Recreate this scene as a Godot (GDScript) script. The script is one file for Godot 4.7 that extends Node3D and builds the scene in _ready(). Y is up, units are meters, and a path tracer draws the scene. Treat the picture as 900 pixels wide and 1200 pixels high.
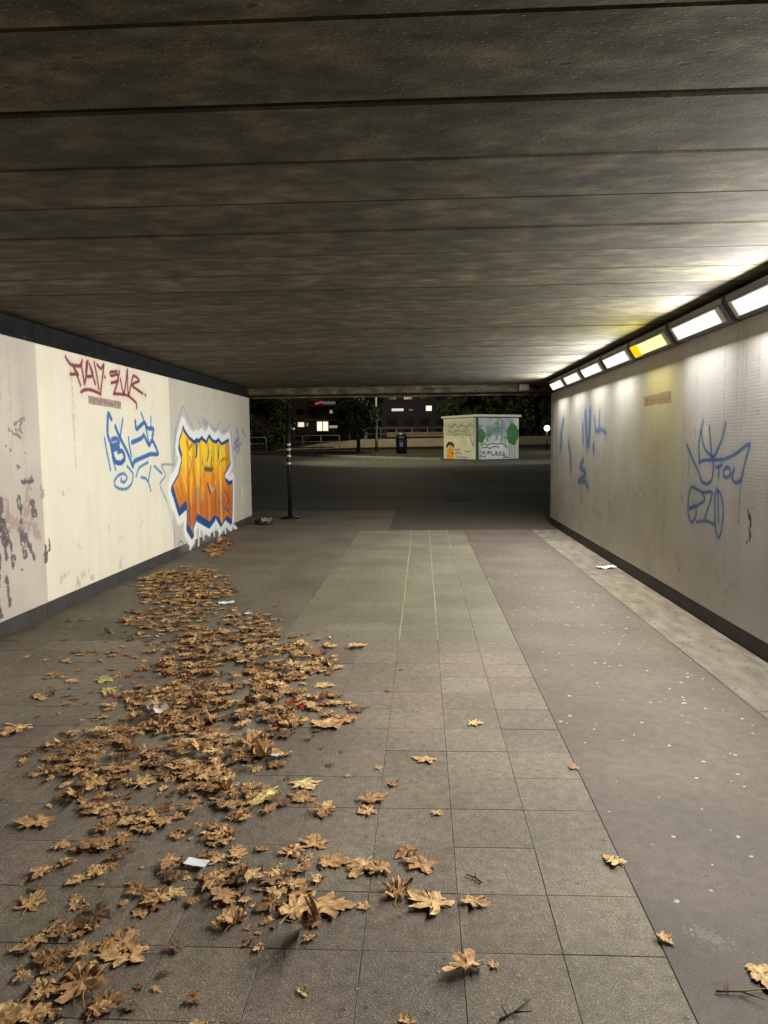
extends Node3D

# ---------------------------------------------------------------- sizes, metres
const EYE := 1.52
const LEFT_X := -3.35
const RIGHT_X := 2.34
const CEIL := 2.6
const WALL_TOP := 2.39
const LEFT_TOP := 2.42
const PLINTH := 0.13
const LEFT_END := 14.8
const RIGHT_END := 14.1
const BACK := 6.0
const PPM := 200.0

# sprayed and brushed marks: [paint, width, softness, opacity, filled, [along, up, ...]]
const LEFT_MARKS := [
	["scuff", 0.024, 0.02, 0.16, 0, [10.33,2.36,10.32,1.46]],
	["scuff", 0.028, 0.02, 0.23, 0, [5.96,2.36,5.97,1.9]],
	["scuff", 0.019, 0.02, 0.1, 0, [9.45,2.36,9.44,1.97]],
	["scuff", 0.015, 0.02, 0.23, 0, [8.36,2.36,8.36,1.63]],
	["scuff", 0.028, 0.02, 0.17, 0, [11.32,2.36,11.31,1.57]],
	["scuff", 0.013, 0.02, 0.22, 0, [8.83,2.36,8.82,2.05]],
	["scuff", 0.011, 0.02, 0.2, 0, [14.45,1.0,14.45,0.3]],
	["scuff", 0.025, 0.02, 0.13, 0, [14.64,2.03,14.64,1.85]],
	["scuff", 0.025, 0.02, 0.22, 0, [6.11,2.36,6.12,1.51]],
	["scuff", 0.029, 0.02, 0.2, 0, [7.24,2.36,7.25,1.3]],
	["scuff", 0.023, 0.02, 0.17, 0, [6.31,2.04,6.32,1.01]],
	["scuff", 0.02, 0.02, 0.15, 0, [12.9,1.17,12.9,0.5]],
	["scuff", 0.016, 0.02, 0.14, 0, [13.26,2.36,13.26,2.04]],
	["scuff", 0.016, 0.02, 0.2, 0, [13.5,2.1,13.51,1.62]],
	["scuff", 0.009, 0.02, 0.13, 0, [7.5,1.09,7.5,0.74]],
	["scuff", 0.029, 0.02, 0.21, 0, [12.31,2.36,12.31,1.32]],
	["scuff", 0.016, 0.02, 0.16, 0, [7.26,2.19,7.25,1.6]],
	["scuff", 0.013, 0.02, 0.15, 0, [6.06,1.83,6.07,1.0]],
	["scuff", 0.02, 0.02, 0.13, 0, [6.28,2.36,6.29,1.28]],
	["scuff", 0.016, 0.02, 0.13, 0, [11.14,1.52,11.14,0.74]],
	["scuff", 0.032, 0.04, 0.32, 0, [11.33,0.67,11.34,0.65]],
	["scuff", 0.066, 0.04, 0.35, 0, [12.3,0.71,12.34,0.71]],
	["scuff", 0.022, 0.04, 0.18, 0, [8.87,0.69,8.89,0.74]],
	["scuff", 0.061, 0.04, 0.16, 0, [10.2,0.47,10.24,0.43]],
	["scuff", 0.062, 0.04, 0.27, 0, [7.21,0.17,7.17,0.22]],
	["scuff", 0.022, 0.04, 0.34, 0, [12.11,0.29,12.01,0.25]],
	["scuff", 0.034, 0.04, 0.3, 0, [11.36,0.15,11.44,0.16]],
	["scuff", 0.023, 0.04, 0.17, 0, [12.51,1.05,12.63,0.99]],
	["scuff", 0.038, 0.04, 0.19, 0, [8.88,0.57,8.94,0.61]],
	["scuff", 0.022, 0.04, 0.19, 0, [12.82,0.42,12.87,0.39]],
	["scuff", 0.024, 0.04, 0.16, 0, [7.33,0.22,7.45,0.28]],
	["scuff", 0.046, 0.04, 0.16, 0, [10.43,0.52,10.43,0.5]],
	["scuff", 0.023, 0.04, 0.16, 0, [7.3,0.52,7.19,0.57]],
	["scuff", 0.068, 0.04, 0.27, 0, [13.74,0.86,13.74,0.88]],
	["scuff", 0.051, 0.04, 0.29, 0, [6.98,0.35,6.83,0.29]],
	["scuff", 0.052, 0.04, 0.33, 0, [8.22,0.19,8.25,0.24]],
	["scuff", 0.069, 0.04, 0.25, 0, [7.16,0.2,7.3,0.26]],
	["scuff", 0.021, 0.04, 0.28, 0, [10.96,0.64,11.1,0.62]],
	["scuff", 0.055, 0.04, 0.37, 0, [11.02,0.37,10.92,0.33]],
	["scuff", 0.063, 0.04, 0.31, 0, [14.32,0.16,14.33,0.18]],
	["scuff", 0.025, 0.04, 0.2, 0, [8.19,0.48,8.31,0.5]],
	["scuff", 0.042, 0.04, 0.38, 0, [7.53,0.19,7.47,0.19]],
	["scuff", 0.054, 0.04, 0.18, 0, [6.21,1.02,6.34,1.0]],
	["scuff", 0.039, 0.04, 0.29, 0, [11.54,0.2,11.67,0.19]],
	["scuff", 0.029, 0.04, 0.24, 0, [10.32,0.29,10.29,0.25]],
	["scuff", 0.022, 0.04, 0.19, 0, [11.89,0.44,11.85,0.44]],
	["scuff", 0.025, 0.04, 0.23, 0, [13.62,0.57,13.53,0.55]],
	["scuff", 0.048, 0.04, 0.16, 0, [10.91,0.59,10.8,0.58]],
	["scuff", 0.025, 0.04, 0.17, 0, [10.47,0.35,10.45,0.33]],
	["scuff", 0.04, 0.04, 0.24, 0, [13.82,0.2,13.77,0.23]],
	["pinkmist", 0.1, 0.09, 0.2, 0, [7.141,2.362,7.173,2.334,7.253,2.3,7.45,2.308,7.495,2.368]],
	["pinkmist", 0.1, 0.09, 0.2, 0, [7.219,2.205,7.317,2.217,7.391,2.215,7.299,2.283,7.376,2.191,7.431,2.119]],
	["pinkmist", 0.1, 0.09, 0.2, 0, [7.464,2.321,7.504,2.214,7.522,2.137,7.571,2.23,7.625,2.371]],
	["pinkmist", 0.1, 0.09, 0.2, 0, [7.597,2.357,7.57,2.219,7.733,2.245,7.662,2.341,7.719,2.243,7.778,2.156]],
	["pinkmist", 0.1, 0.09, 0.2, 0, [7.774,2.375,7.828,2.23,7.858,2.115]],
	["pinkmist", 0.1, 0.09, 0.2, 0, [7.841,2.359,7.937,2.327,8.014,2.376,7.954,2.217,7.894,2.059]],
	["pinkmist", 0.1, 0.09, 0.2, 0, [7.437,2.053,7.529,2.081,7.662,2.09,7.881,2.064]],
	["pinkmist", 0.1, 0.09, 0.2, 0, [8.022,2.252,8.035,2.241]],
	["pinkmist", 0.1, 0.09, 0.2, 0, [8.36,2.336,8.171,2.313,8.197,2.273,8.356,2.305,8.381,2.239,8.19,2.199]],
	["pinkmist", 0.1, 0.09, 0.2, 0, [8.424,2.342,8.345,2.199,8.239,2.081]],
	["pinkmist", 0.1, 0.09, 0.2, 0, [8.448,2.257,8.529,2.099,8.659,2.377]],
	["pinkmist", 0.1, 0.09, 0.2, 0, [8.659,2.377,8.664,2.094,8.827,2.327,9.022,2.29,8.781,2.219,9.119,2.143]],
	["pinkmist", 0.1, 0.09, 0.2, 0, [8.271,2.089,8.463,2.095,8.663,2.088,8.902,2.016,8.896,1.963]],
	["pinkmist", 0.1, 0.09, 0.2, 0, [9.194,2.134,9.213,2.128]],
	["maroon", 0.032, 0.018, 0.95, 0, [7.141,2.362,7.173,2.334,7.253,2.3,7.45,2.308,7.495,2.368]],
	["maroon", 0.032, 0.018, 0.95, 0, [7.219,2.205,7.317,2.217,7.391,2.215,7.299,2.283,7.376,2.191,7.431,2.119]],
	["maroon", 0.032, 0.018, 0.95, 0, [7.464,2.321,7.504,2.214,7.522,2.137,7.571,2.23,7.625,2.371]],
	["maroon", 0.032, 0.018, 0.95, 0, [7.597,2.357,7.57,2.219,7.733,2.245,7.662,2.341,7.719,2.243,7.778,2.156]],
	["maroon", 0.032, 0.018, 0.95, 0, [7.774,2.375,7.828,2.23,7.858,2.115]],
	["maroon", 0.032, 0.018, 0.95, 0, [7.841,2.359,7.937,2.327,8.014,2.376,7.954,2.217,7.894,2.059]],
	["maroon", 0.032, 0.018, 0.95, 0, [7.437,2.053,7.529,2.081,7.662,2.09,7.881,2.064]],
	["maroon", 0.032, 0.018, 0.95, 0, [8.022,2.252,8.035,2.241]],
	["maroon", 0.032, 0.018, 0.95, 0, [8.36,2.336,8.171,2.313,8.197,2.273,8.356,2.305,8.381,2.239,8.19,2.199]],
	["maroon", 0.032, 0.018, 0.95, 0, [8.424,2.342,8.345,2.199,8.239,2.081]],
	["maroon", 0.032, 0.018, 0.95, 0, [8.448,2.257,8.529,2.099,8.659,2.377]],
	["maroon", 0.032, 0.018, 0.95, 0, [8.659,2.377,8.664,2.094,8.827,2.327,9.022,2.29,8.781,2.219,9.119,2.143]],
	["maroon", 0.032, 0.018, 0.95, 0, [8.271,2.089,8.463,2.095,8.663,2.088,8.902,2.016,8.896,1.963]],
	["maroon", 0.032, 0.018, 0.95, 0, [9.194,2.134,9.213,2.128]],
	["stencil", 0, 0.02, 0.75, 1, [7.589,2.029,8.438,2.012,8.429,1.929,7.594,1.944]],
	["stencildark", 0.02, 0.025, 0.55, 0, [7.674,1.975,7.651,2.001,7.656,1.994,7.673,2.0,7.653,1.984]],
	["stencildark", 0.02, 0.025, 0.55, 0, [7.714,1.966,7.756,2.001,7.739,1.989,7.746,1.971,7.717,2.011]],
	["stencildark", 0.02, 0.025, 0.55, 0, [7.85,1.961,7.799,2.006,7.844,1.972,7.836,1.996,7.83,1.979]],
	["stencildark", 0.02, 0.025, 0.55, 0, [7.895,1.979,7.903,1.976,7.923,2.008,7.879,1.962,7.899,1.997]],
	["stencildark", 0.02, 0.025, 0.55, 0, [7.987,2.003,7.997,2.0,7.975,1.985,8.027,1.965,8.021,1.998]],
	["stencildark", 0.02, 0.025, 0.55, 0, [8.1,1.965,8.111,1.954,8.107,1.955,8.063,1.979,8.122,1.972]],
	["stencildark", 0.02, 0.025, 0.55, 0, [8.206,1.959,8.188,1.991,8.153,1.966,8.184,1.961,8.177,1.96]],
	["stencildark", 0.02, 0.025, 0.55, 0, [8.274,1.995,8.297,2.001,8.287,1.983,8.253,1.973,8.252,1.977]],
	["stencildark", 0.02, 0.025, 0.55, 0, [8.36,1.944,8.354,1.959,8.354,1.986,8.42,1.992,8.392,1.976]],
	["icemist", 0.11, 0.1, 0.4, 0, [8.151,1.81,8.069,1.862,8.034,1.65,8.099,1.549,8.16,1.406,8.231,1.342,8.391,1.338,8.48,1.4,8.405,1.465,8.296,1.456]],
	["icemist", 0.11, 0.1, 0.4, 0, [8.141,1.59,8.272,1.601,8.333,1.549,8.16,1.524,8.328,1.508,8.168,1.478]],
	["icemist", 0.11, 0.1, 0.4, 0, [8.247,1.735,8.354,1.623,8.569,1.442,8.711,1.286,8.761,1.34,9.04,1.379,9.303,1.415,9.578,1.417,9.388,1.584,9.265,1.526,9.13,1.629]],
	["icemist", 0.11, 0.1, 0.4, 0, [8.47,1.825,8.407,1.697,8.366,1.612]],
	["icemist", 0.11, 0.1, 0.4, 0, [8.616,1.614,8.623,1.549,8.679,1.397]],
	["icemist", 0.11, 0.1, 0.4, 0, [8.711,1.56,9.002,1.605,9.101,1.651]],
	["icemist", 0.11, 0.1, 0.4, 0, [8.84,1.803,8.876,1.716,9.133,1.8,9.238,1.733,9.438,1.725,9.394,1.631]],
	["icemist", 0.11, 0.1, 0.4, 0, [9.034,1.91,9.148,1.789,9.281,1.514]],
	["icemist", 0.11, 0.1, 0.4, 0, [9.369,1.876,9.353,1.724]],
	["icemist", 0.11, 0.1, 0.4, 0, [7.955,1.599,7.99,1.469,8.069,1.265]],
	["icemist", 0.11, 0.1, 0.4, 0, [8.133,1.396,8.21,1.26]],
	["icemist", 0.11, 0.1, 0.4, 0, [8.539,1.292,8.702,1.199,8.661,1.091,8.498,1.035,8.306,1.046,8.178,1.085,8.158,1.138,8.269,1.195,8.433,1.21,8.525,1.163,8.45,1.113,8.342,1.129,8.359,1.16]],
	["icemist", 0.11, 0.1, 0.4, 0, [8.802,1.161,8.903,1.258,9.21,1.318]],
	["icemist", 0.11, 0.1, 0.4, 0, [8.953,1.144,9.109,1.125,9.186,1.087,9.304,1.268]],
	["icemist", 0.11, 0.1, 0.4, 0, [9.186,1.087,9.272,0.965]],
	["icemist", 0.11, 0.1, 0.4, 0, [9.422,1.265,9.693,1.159]],
	["blue", 0.054, 0.02, 0.92, 0, [8.151,1.81,8.069,1.862,8.034,1.65,8.099,1.549,8.16,1.406,8.231,1.342,8.391,1.338,8.48,1.4,8.405,1.465,8.296,1.456]],
	["blue", 0.054, 0.02, 0.92, 0, [8.141,1.59,8.272,1.601,8.333,1.549,8.16,1.524,8.328,1.508,8.168,1.478]],
	["blue", 0.054, 0.02, 0.92, 0, [8.247,1.735,8.354,1.623,8.569,1.442,8.711,1.286,8.761,1.34,9.04,1.379,9.303,1.415,9.578,1.417,9.388,1.584,9.265,1.526,9.13,1.629]],
	["blue", 0.034, 0.02, 0.92, 0, [8.47,1.825,8.407,1.697,8.366,1.612]],
	["blue", 0.034, 0.02, 0.92, 0, [8.616,1.614,8.623,1.549,8.679,1.397]],
	["blue", 0.054, 0.02, 0.92, 0, [8.711,1.56,9.002,1.605,9.101,1.651]],
	["blue", 0.054, 0.02, 0.92, 0, [8.84,1.803,8.876,1.716,9.133,1.8,9.238,1.733,9.438,1.725,9.394,1.631]],
	["blue", 0.034, 0.02, 0.92, 0, [9.034,1.91,9.148,1.789,9.281,1.514]],
	["blue", 0.034, 0.02, 0.75, 0, [9.369,1.876,9.353,1.724]],
	["blue", 0.034, 0.02, 0.75, 0, [7.955,1.599,7.99,1.469,8.069,1.265]],
	["blue", 0.034, 0.02, 0.75, 0, [8.133,1.396,8.21,1.26]],
	["blue", 0.034, 0.02, 0.75, 0, [8.539,1.292,8.702,1.199,8.661,1.091,8.498,1.035,8.306,1.046,8.178,1.085,8.158,1.138,8.269,1.195,8.433,1.21,8.525,1.163,8.45,1.113,8.342,1.129,8.359,1.16]],
	["blue", 0.034, 0.02, 0.75, 0, [8.802,1.161,8.903,1.258,9.21,1.318]],
	["blue", 0.034, 0.02, 0.75, 0, [8.953,1.144,9.109,1.125,9.186,1.087,9.304,1.268]],
	["blue", 0.034, 0.02, 0.75, 0, [9.186,1.087,9.272,0.965]],
	["blue", 0.034, 0.02, 0.75, 0, [9.422,1.265,9.693,1.159]],
	["blue", 0.05, 0.03, 0.8, 0, [8.134,1.529,8.139,1.447,8.206,1.353,8.363,1.328,8.477,1.368]],
	["slate", 0.03, 0.025, 0.8, 0, [10.294,1.766,10.237,1.612,10.168,1.344,10.199,1.261,9.89,1.273,9.686,1.263,9.837,1.128,9.608,1.041,9.669,0.94,9.804,0.826]],
	["slate", 0.025, 0.025, 0.6, 0, [9.772,0.874,9.982,0.607,10.08,0.369,10.101,0.177]],
	["greymist", 0.6, 0.35, 0.4, 0, [10.624,1.776,10.708,1.707,10.885,1.624,11.121,1.568,11.267,1.619,11.348,1.565,11.514,1.643,11.748,1.561,11.929,1.678,12.093,1.6,12.267,1.569,12.487,1.618,12.635,1.536,12.898,1.561,13.14,1.613,13.162,1.501,13.175,1.311,13.233,1.206,12.979,1.093,12.77,1.016,12.827,0.937,13.086,0.838,13.318,0.896,13.304,0.65,13.256,0.355,13.182,0.142,12.818,0.274,12.481,0.174,12.161,0.355,12.007,0.306,11.796,0.233,11.149,0.454,10.934,0.314,10.945,0.196,10.87,0.176,10.626,0.334,10.668,0.501,10.659,0.629,10.315,0.563,10.037,0.923,10.107,0.999,10.331,1.11,10.506,1.305,10.493,1.388,10.393,1.485,10.451,1.608,10.548,1.691,10.624,1.776]],
	["white", 0.28, 0.035, 0.92, 0, [10.624,1.776,10.708,1.707,10.885,1.624,11.121,1.568,11.267,1.619,11.348,1.565,11.514,1.643,11.748,1.561,11.929,1.678,12.093,1.6,12.267,1.569,12.487,1.618,12.635,1.536,12.898,1.561,13.14,1.613,13.162,1.501,13.175,1.311,13.233,1.206,12.979,1.093,12.77,1.016,12.827,0.937,13.086,0.838,13.318,0.896,13.304,0.65,13.256,0.355,13.182,0.142,12.818,0.274,12.481,0.174,12.161,0.355,12.007,0.306,11.796,0.233,11.149,0.454,10.934,0.314,10.945,0.196,10.87,0.176,10.626,0.334,10.668,0.501,10.659,0.629,10.315,0.563,10.037,0.923,10.107,0.999,10.331,1.11,10.506,1.305,10.493,1.388,10.393,1.485,10.451,1.608,10.548,1.691,10.624,1.776]],
	["white", 0.075, 0.03, 0.95, 0, [10.871,0.19,10.821,0.08,10.81,-0.013]],
	["white", 0.075, 0.03, 0.95, 0, [11.256,0.263,11.239,0.114,11.214,-0.018]],
	["white", 0.075, 0.03, 0.95, 0, [11.438,0.242,11.503,0.097]],
	["white", 0.075, 0.03, 0.95, 0, [11.766,0.221,11.84,0.118]],
	["white", 0.075, 0.03, 0.95, 0, [12.058,0.237,12.099,0.071]],
	["white", 0.075, 0.03, 0.95, 0, [12.479,0.158,12.365,-0.011]],
	["white", 0.075, 0.03, 0.95, 0, [12.739,0.163,12.821,0.0]],
	["white", 0.075, 0.03, 0.95, 0, [13.356,0.097,13.525,-0.03,13.546,-0.177]],
	["white", 0.075, 0.03, 0.95, 0, [13.426,0.071,13.75,-0.056,13.81,-0.21]],
	["lavender", 0.045, 0.04, 0.7, 0, [10.217,1.432,10.206,1.526,10.412,1.853,10.634,2.067,10.825,1.935,11.049,1.799]],
	["lavender", 0.045, 0.04, 0.7, 0, [11.359,1.894,11.456,1.83]],
	["lavender", 0.045, 0.04, 0.7, 0, [11.623,1.902,11.778,1.83,11.898,1.91]],
	["lavender", 0.045, 0.04, 0.7, 0, [12.005,1.851,12.288,1.754,12.614,1.915]],
	["lavender", 0.045, 0.04, 0.7, 0, [12.723,1.752,12.987,1.756,13.313,1.909]],
	["lavender", 0.045, 0.04, 0.7, 0, [13.331,1.762,13.343,1.553,13.434,1.412]],
	["lavender", 0.045, 0.04, 0.7, 0, [13.62,1.766,13.543,1.091]],
	["lavender", 0.1, 0.09, 0.5, 0, [11.621,1.887,11.834,1.831]],
	["violet", 0.06, 0.07, 0.6, 0, [13.736,1.804,13.873,1.679,13.633,1.553,13.923,1.443,13.724,1.373]],
	["violet", 0.06, 0.07, 0.6, 0, [13.511,1.447,14.053,1.553]],
	["violet", 0.06, 0.07, 0.6, 0, [14.157,1.774,14.389,1.684]],
	["violet", 0.06, 0.07, 0.6, 0, [13.905,1.625,13.521,1.535]],
	["cream", 0.06, 0.06, 0.7, 0, [14.062,1.295,14.085,1.147]],
	["cream", 0.06, 0.06, 0.7, 0, [14.036,0.731,14.044,0.452]],
	["fill", 0, 0.01, 1, 1, [10.624,1.776,10.708,1.707,10.885,1.624,11.121,1.568,11.267,1.619,11.348,1.565,11.514,1.643,11.748,1.561,11.929,1.678,12.093,1.6,12.267,1.569,12.487,1.618,12.635,1.536,12.898,1.561,13.14,1.613,13.162,1.501,13.175,1.311,13.233,1.206,12.979,1.093,12.77,1.016,12.827,0.937,13.086,0.838,13.318,0.896,13.304,0.65,13.256,0.355,13.182,0.142,12.818,0.274,12.481,0.174,12.161,0.355,12.007,0.306,11.796,0.233,11.149,0.454,10.934,0.314,10.945,0.196,10.87,0.176,10.626,0.334,10.668,0.501,10.659,0.629,10.315,0.563,10.037,0.923,10.107,0.999,10.331,1.11,10.506,1.305,10.493,1.388,10.393,1.485,10.451,1.608,10.548,1.691]],
	["teal", 0.06, 0.03, 0.8, 0, [11.277,1.523,11.207,1.435,11.209,1.362]],
	["olive", 0.02, 0.03, 0.8, 0, [11.521,1.372,11.493,1.221]],
	["olive", 0.025, 0.03, 0.8, 0, [11.83,1.545,11.845,1.335]],
	["olive", 0.025, 0.03, 0.8, 0, [12.202,1.521,12.119,1.203]],
	["teal", 0.035, 0.03, 0.8, 0, [12.507,1.52,12.452,1.308]],
	["teal", 0.07, 0.03, 0.8, 0, [11.648,1.155,12.011,1.127]],
	["rust", 0.06, 0.03, 0.8, 0, [10.763,1.581,10.868,1.468,11.02,1.539]],
	["rust", 0.05, 0.03, 0.8, 0, [12.603,1.255,12.868,1.3,13.064,1.245]],
	["rust", 0.03, 0.03, 0.8, 0, [10.999,1.351,10.992,1.061]],
	["yellow", 0.05, 0.03, 0.8, 0, [11.5,1.523,11.682,1.461,11.644,1.37]],
	["yellow", 0.05, 0.03, 0.8, 0, [10.669,1.357,10.662,1.076]],
	["yellow", 0.05, 0.03, 0.8, 0, [12.823,1.486,12.87,1.317]],
	["amber", 0.03, 0.03, 0.8, 0, [11.14,1.29,11.266,1.049]],
	["yellow", 0.04, 0.03, 0.8, 0, [11.919,1.334,11.877,1.21]],
	["greyblue", 0.08, 0.03, 0.8, 0, [11.221,0.879,11.176,0.793,11.186,0.703]],
	["royal", 0.06, 0.03, 0.8, 0, [11.759,0.91,11.834,0.827,11.883,0.761]],
	["white", 0.025, 0.03, 0.8, 0, [11.886,0.887,12.003,0.793,12.124,0.826,12.226,0.933]],
	["lavender", 0.05, 0.03, 0.8, 0, [12.302,0.799,12.437,0.626,12.608,0.446]],
	["rust", 0.03, 0.03, 0.8, 0, [10.781,1.02,10.765,0.706]],
	["rust", 0.04, 0.03, 0.8, 0, [11.297,0.635,11.306,0.484]],
	["rust", 0.05, 0.03, 0.8, 0, [12.208,0.772,12.158,0.598,12.258,0.411]],
	["royal", 0.03, 0.03, 0.8, 0, [12.772,0.449,13.033,0.374]],
	["yellow", 0.05, 0.03, 0.8, 0, [10.51,1.144,10.627,0.971,10.685,0.869]],
	["yellow", 0.05, 0.03, 0.8, 0, [10.97,1.083,10.875,0.885,10.866,0.67]],
	["yellow", 0.04, 0.03, 0.8, 0, [11.482,0.879,11.437,0.715]],
	["rust", 0.05, 0.03, 0.8, 0, [10.228,0.952,10.377,0.736]],
	["olive", 0.03, 0.03, 0.8, 0, [10.447,0.967,10.542,0.822]],
	["violet", 0.03, 0.03, 0.8, 0, [12.544,0.734,12.766,0.398]],
	["amber", 0.05, 0.03, 0.8, 0, [11.822,0.718,11.852,0.48]],
	["rust", 0.03, 0.03, 0.8, 0, [11.659,0.761,11.676,0.418]],
	["royal", 0.05, 0.015, 0.9, 0, [11.169,1.553,11.247,1.435,11.172,1.348]],
	["royal", 0.035, 0.015, 0.9, 0, [11.83,1.553,11.869,1.397,11.772,1.275]],
	["royal", 0.035, 0.015, 0.9, 0, [12.509,1.536,12.426,1.357,12.501,1.192]],
	["royal", 0.022, 0.015, 0.9, 0, [11.375,1.006,11.298,0.785,11.308,0.499]],
	["royal", 0.022, 0.015, 0.9, 0, [12.104,1.067,12.194,0.757,12.21,0.416]],
	["royal", 0.02, 0.015, 0.9, 0, [11.527,1.281,11.594,1.157,11.553,1.036]],
	["royal", 0.02, 0.015, 0.9, 0, [10.879,1.353,10.948,1.236,10.827,1.097]],
	["royal", 0.03, 0.015, 0.9, 0, [10.831,0.701,10.765,0.534,10.852,0.367]],
	["royal", 0.02, 0.015, 0.9, 0, [12.742,0.772,13.057,0.58,12.773,0.466]],
	["teal", 0.03, 0.015, 0.9, 0, [12.063,1.331,11.962,1.207,12.098,1.124]],
	["royal", 0.035, 0.012, 0.95, 0, [10.624,1.776,10.708,1.707,10.885,1.624,11.121,1.568,11.267,1.619,11.348,1.565,11.514,1.643,11.748,1.561,11.929,1.678,12.093,1.6,12.267,1.569,12.487,1.618,12.635,1.536,12.898,1.561,13.14,1.613,13.162,1.501,13.175,1.311,13.233,1.206,12.979,1.093,12.77,1.016,12.827,0.937,13.086,0.838,13.318,0.896,13.304,0.65,13.256,0.355,13.182,0.142,12.818,0.274,12.481,0.174,12.161,0.355,12.007,0.306,11.796,0.233,11.149,0.454,10.934,0.314,10.945,0.196,10.87,0.176,10.626,0.334,10.668,0.501,10.659,0.629,10.315,0.563,10.037,0.923,10.107,0.999,10.331,1.11,10.506,1.305,10.493,1.388,10.393,1.485,10.451,1.608,10.548,1.691,10.624,1.776]],
	["royal", 0.05, 0.015, 1, 0, [10.624,1.773,10.664,1.721,10.885,1.624,11.121,1.568,11.325,1.583,11.512,1.625,11.748,1.565,11.927,1.659,12.092,1.592,12.297,1.566,12.485,1.602,12.666,1.533,13.105,1.601]],
	["royal", 0.1, 0.02, 1, 0, [10.079,0.934,10.206,0.75,10.319,0.603,10.618,0.682]],
	["royal", 0.12, 0.02, 1, 0, [10.674,0.343,10.851,0.222]],
	["royal", 0.12, 0.02, 1, 0, [11.172,0.437,11.744,0.278]],
	["royal", 0.1, 0.02, 1, 0, [11.799,0.265,12.1,0.345]],
	["royal", 0.09, 0.02, 1, 0, [12.249,0.33,12.471,0.201]],
	["royal", 0.1, 0.02, 1, 0, [12.85,0.263,13.164,0.17]],
	["royal", 0.07, 0.02, 1, 0, [12.891,0.916,13.123,0.853,13.286,0.871]],
	["royal", 0.08, 0.02, 1, 0, [10.415,1.485,10.493,1.388]],
	["royal", 0.02, 0.02, 0.7, 0, [10.227,0.16,10.32,0.21,10.447,0.158]],
	["mauve", 0.1, 0.03, 0.75, 0, [5.962,1.069,5.986,0.922,6.119,0.876,6.283,0.858]],
	["mauve", 0.09, 0.03, 0.75, 0, [6.338,1.192,6.28,0.935]],
	["mauve", 0.09, 0.03, 0.75, 0, [6.372,0.893,6.445,0.74]],
	["mauve", 0.06, 0.03, 0.75, 0, [6.566,1.146,6.559,1.078]],
	["mauve", 0.08, 0.03, 0.75, 0, [5.956,1.008,6.01,0.877]],
	["mauve", 0.07, 0.03, 0.75, 0, [6.208,0.942,6.219,0.855]],
	["char", 0.12, 0.02, 0.85, 0, [5.803,1.142,5.869,1.076,5.875,0.954]],
	["char", 0.12, 0.02, 0.85, 0, [5.907,0.899,5.933,0.783]],
	["char", 0.06, 0.02, 0.85, 0, [5.785,0.781,5.821,0.634,5.784,0.415]],
	["char", 0.06, 0.02, 0.85, 0, [6.162,1.096,6.185,1.019]],
	["char", 0.08, 0.02, 0.85, 0, [6.387,1.035,6.41,0.945]],
	["char", 0.07, 0.02, 0.85, 0, [6.174,0.817,6.204,0.705,6.226,0.615]],
	["char", 0.05, 0.02, 0.85, 0, [6.244,0.787,6.306,0.669,6.361,0.573]],
	["char", 0.05, 0.02, 0.85, 0, [5.924,0.784,5.938,0.637]],
	["char", 0.03, 0.02, 0.85, 0, [6.007,0.752,6.016,0.646,6.016,0.551,6.06,0.586,6.036,0.643]],
	["char", 0.06, 0.02, 0.85, 0, [6.581,0.62,6.571,0.518]],
	["char", 0.025, 0.02, 0.85, 0, [6.648,0.692,6.65,0.599,6.6,0.572]],
	["char", 0.04, 0.02, 0.85, 0, [5.912,0.474,5.93,0.367,5.955,0.235]],
	["char", 0.05, 0.02, 0.85, 0, [5.774,0.315,5.786,0.251,5.816,0.182]],
	["char", 0.03, 0.02, 0.85, 0, [6.194,1.008,6.183,0.901]],
	["char", 0.06, 0.02, 0.85, 0, [5.823,0.979,5.884,0.85]],
	["char", 0.03, 0.02, 0.85, 0, [6.237,1.23,6.407,1.232]],
	["char", 0.02, 0.02, 0.85, 0, [6.053,0.518,6.062,0.512]],
	["char", 0.02, 0.02, 0.85, 0, [6.163,0.503,6.178,0.492]],
	["char", 0.022, 0.02, 0.6, 0, [6.084,1.651,6.214,1.729,6.347,1.777,6.253,1.698,6.273,1.599,6.143,1.631,6.085,1.662,6.229,1.664]],
	["char", 0.022, 0.02, 0.6, 0, [6.226,1.227,6.294,1.257,6.269,1.225,6.404,1.263,6.356,1.22,6.409,1.222]],
	["char", 0.022, 0.02, 0.6, 0, [6.175,1.338,6.165,1.361,6.218,1.348]],
	["char", 0.022, 0.02, 0.6, 0, [6.013,1.534,6.024,1.53]],
	["char", 0.022, 0.02, 0.6, 0, [6.088,1.491,6.099,1.485]],
	["char", 0.022, 0.02, 0.6, 0, [6.295,1.478,6.307,1.474]],
	["scuff", 0.03, 0.03, 0.35, 0, [7.957,0.68,7.953,0.642]],
	["scuff", 0.03, 0.03, 0.35, 0, [6.963,1.087,6.968,1.042]],
]
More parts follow.
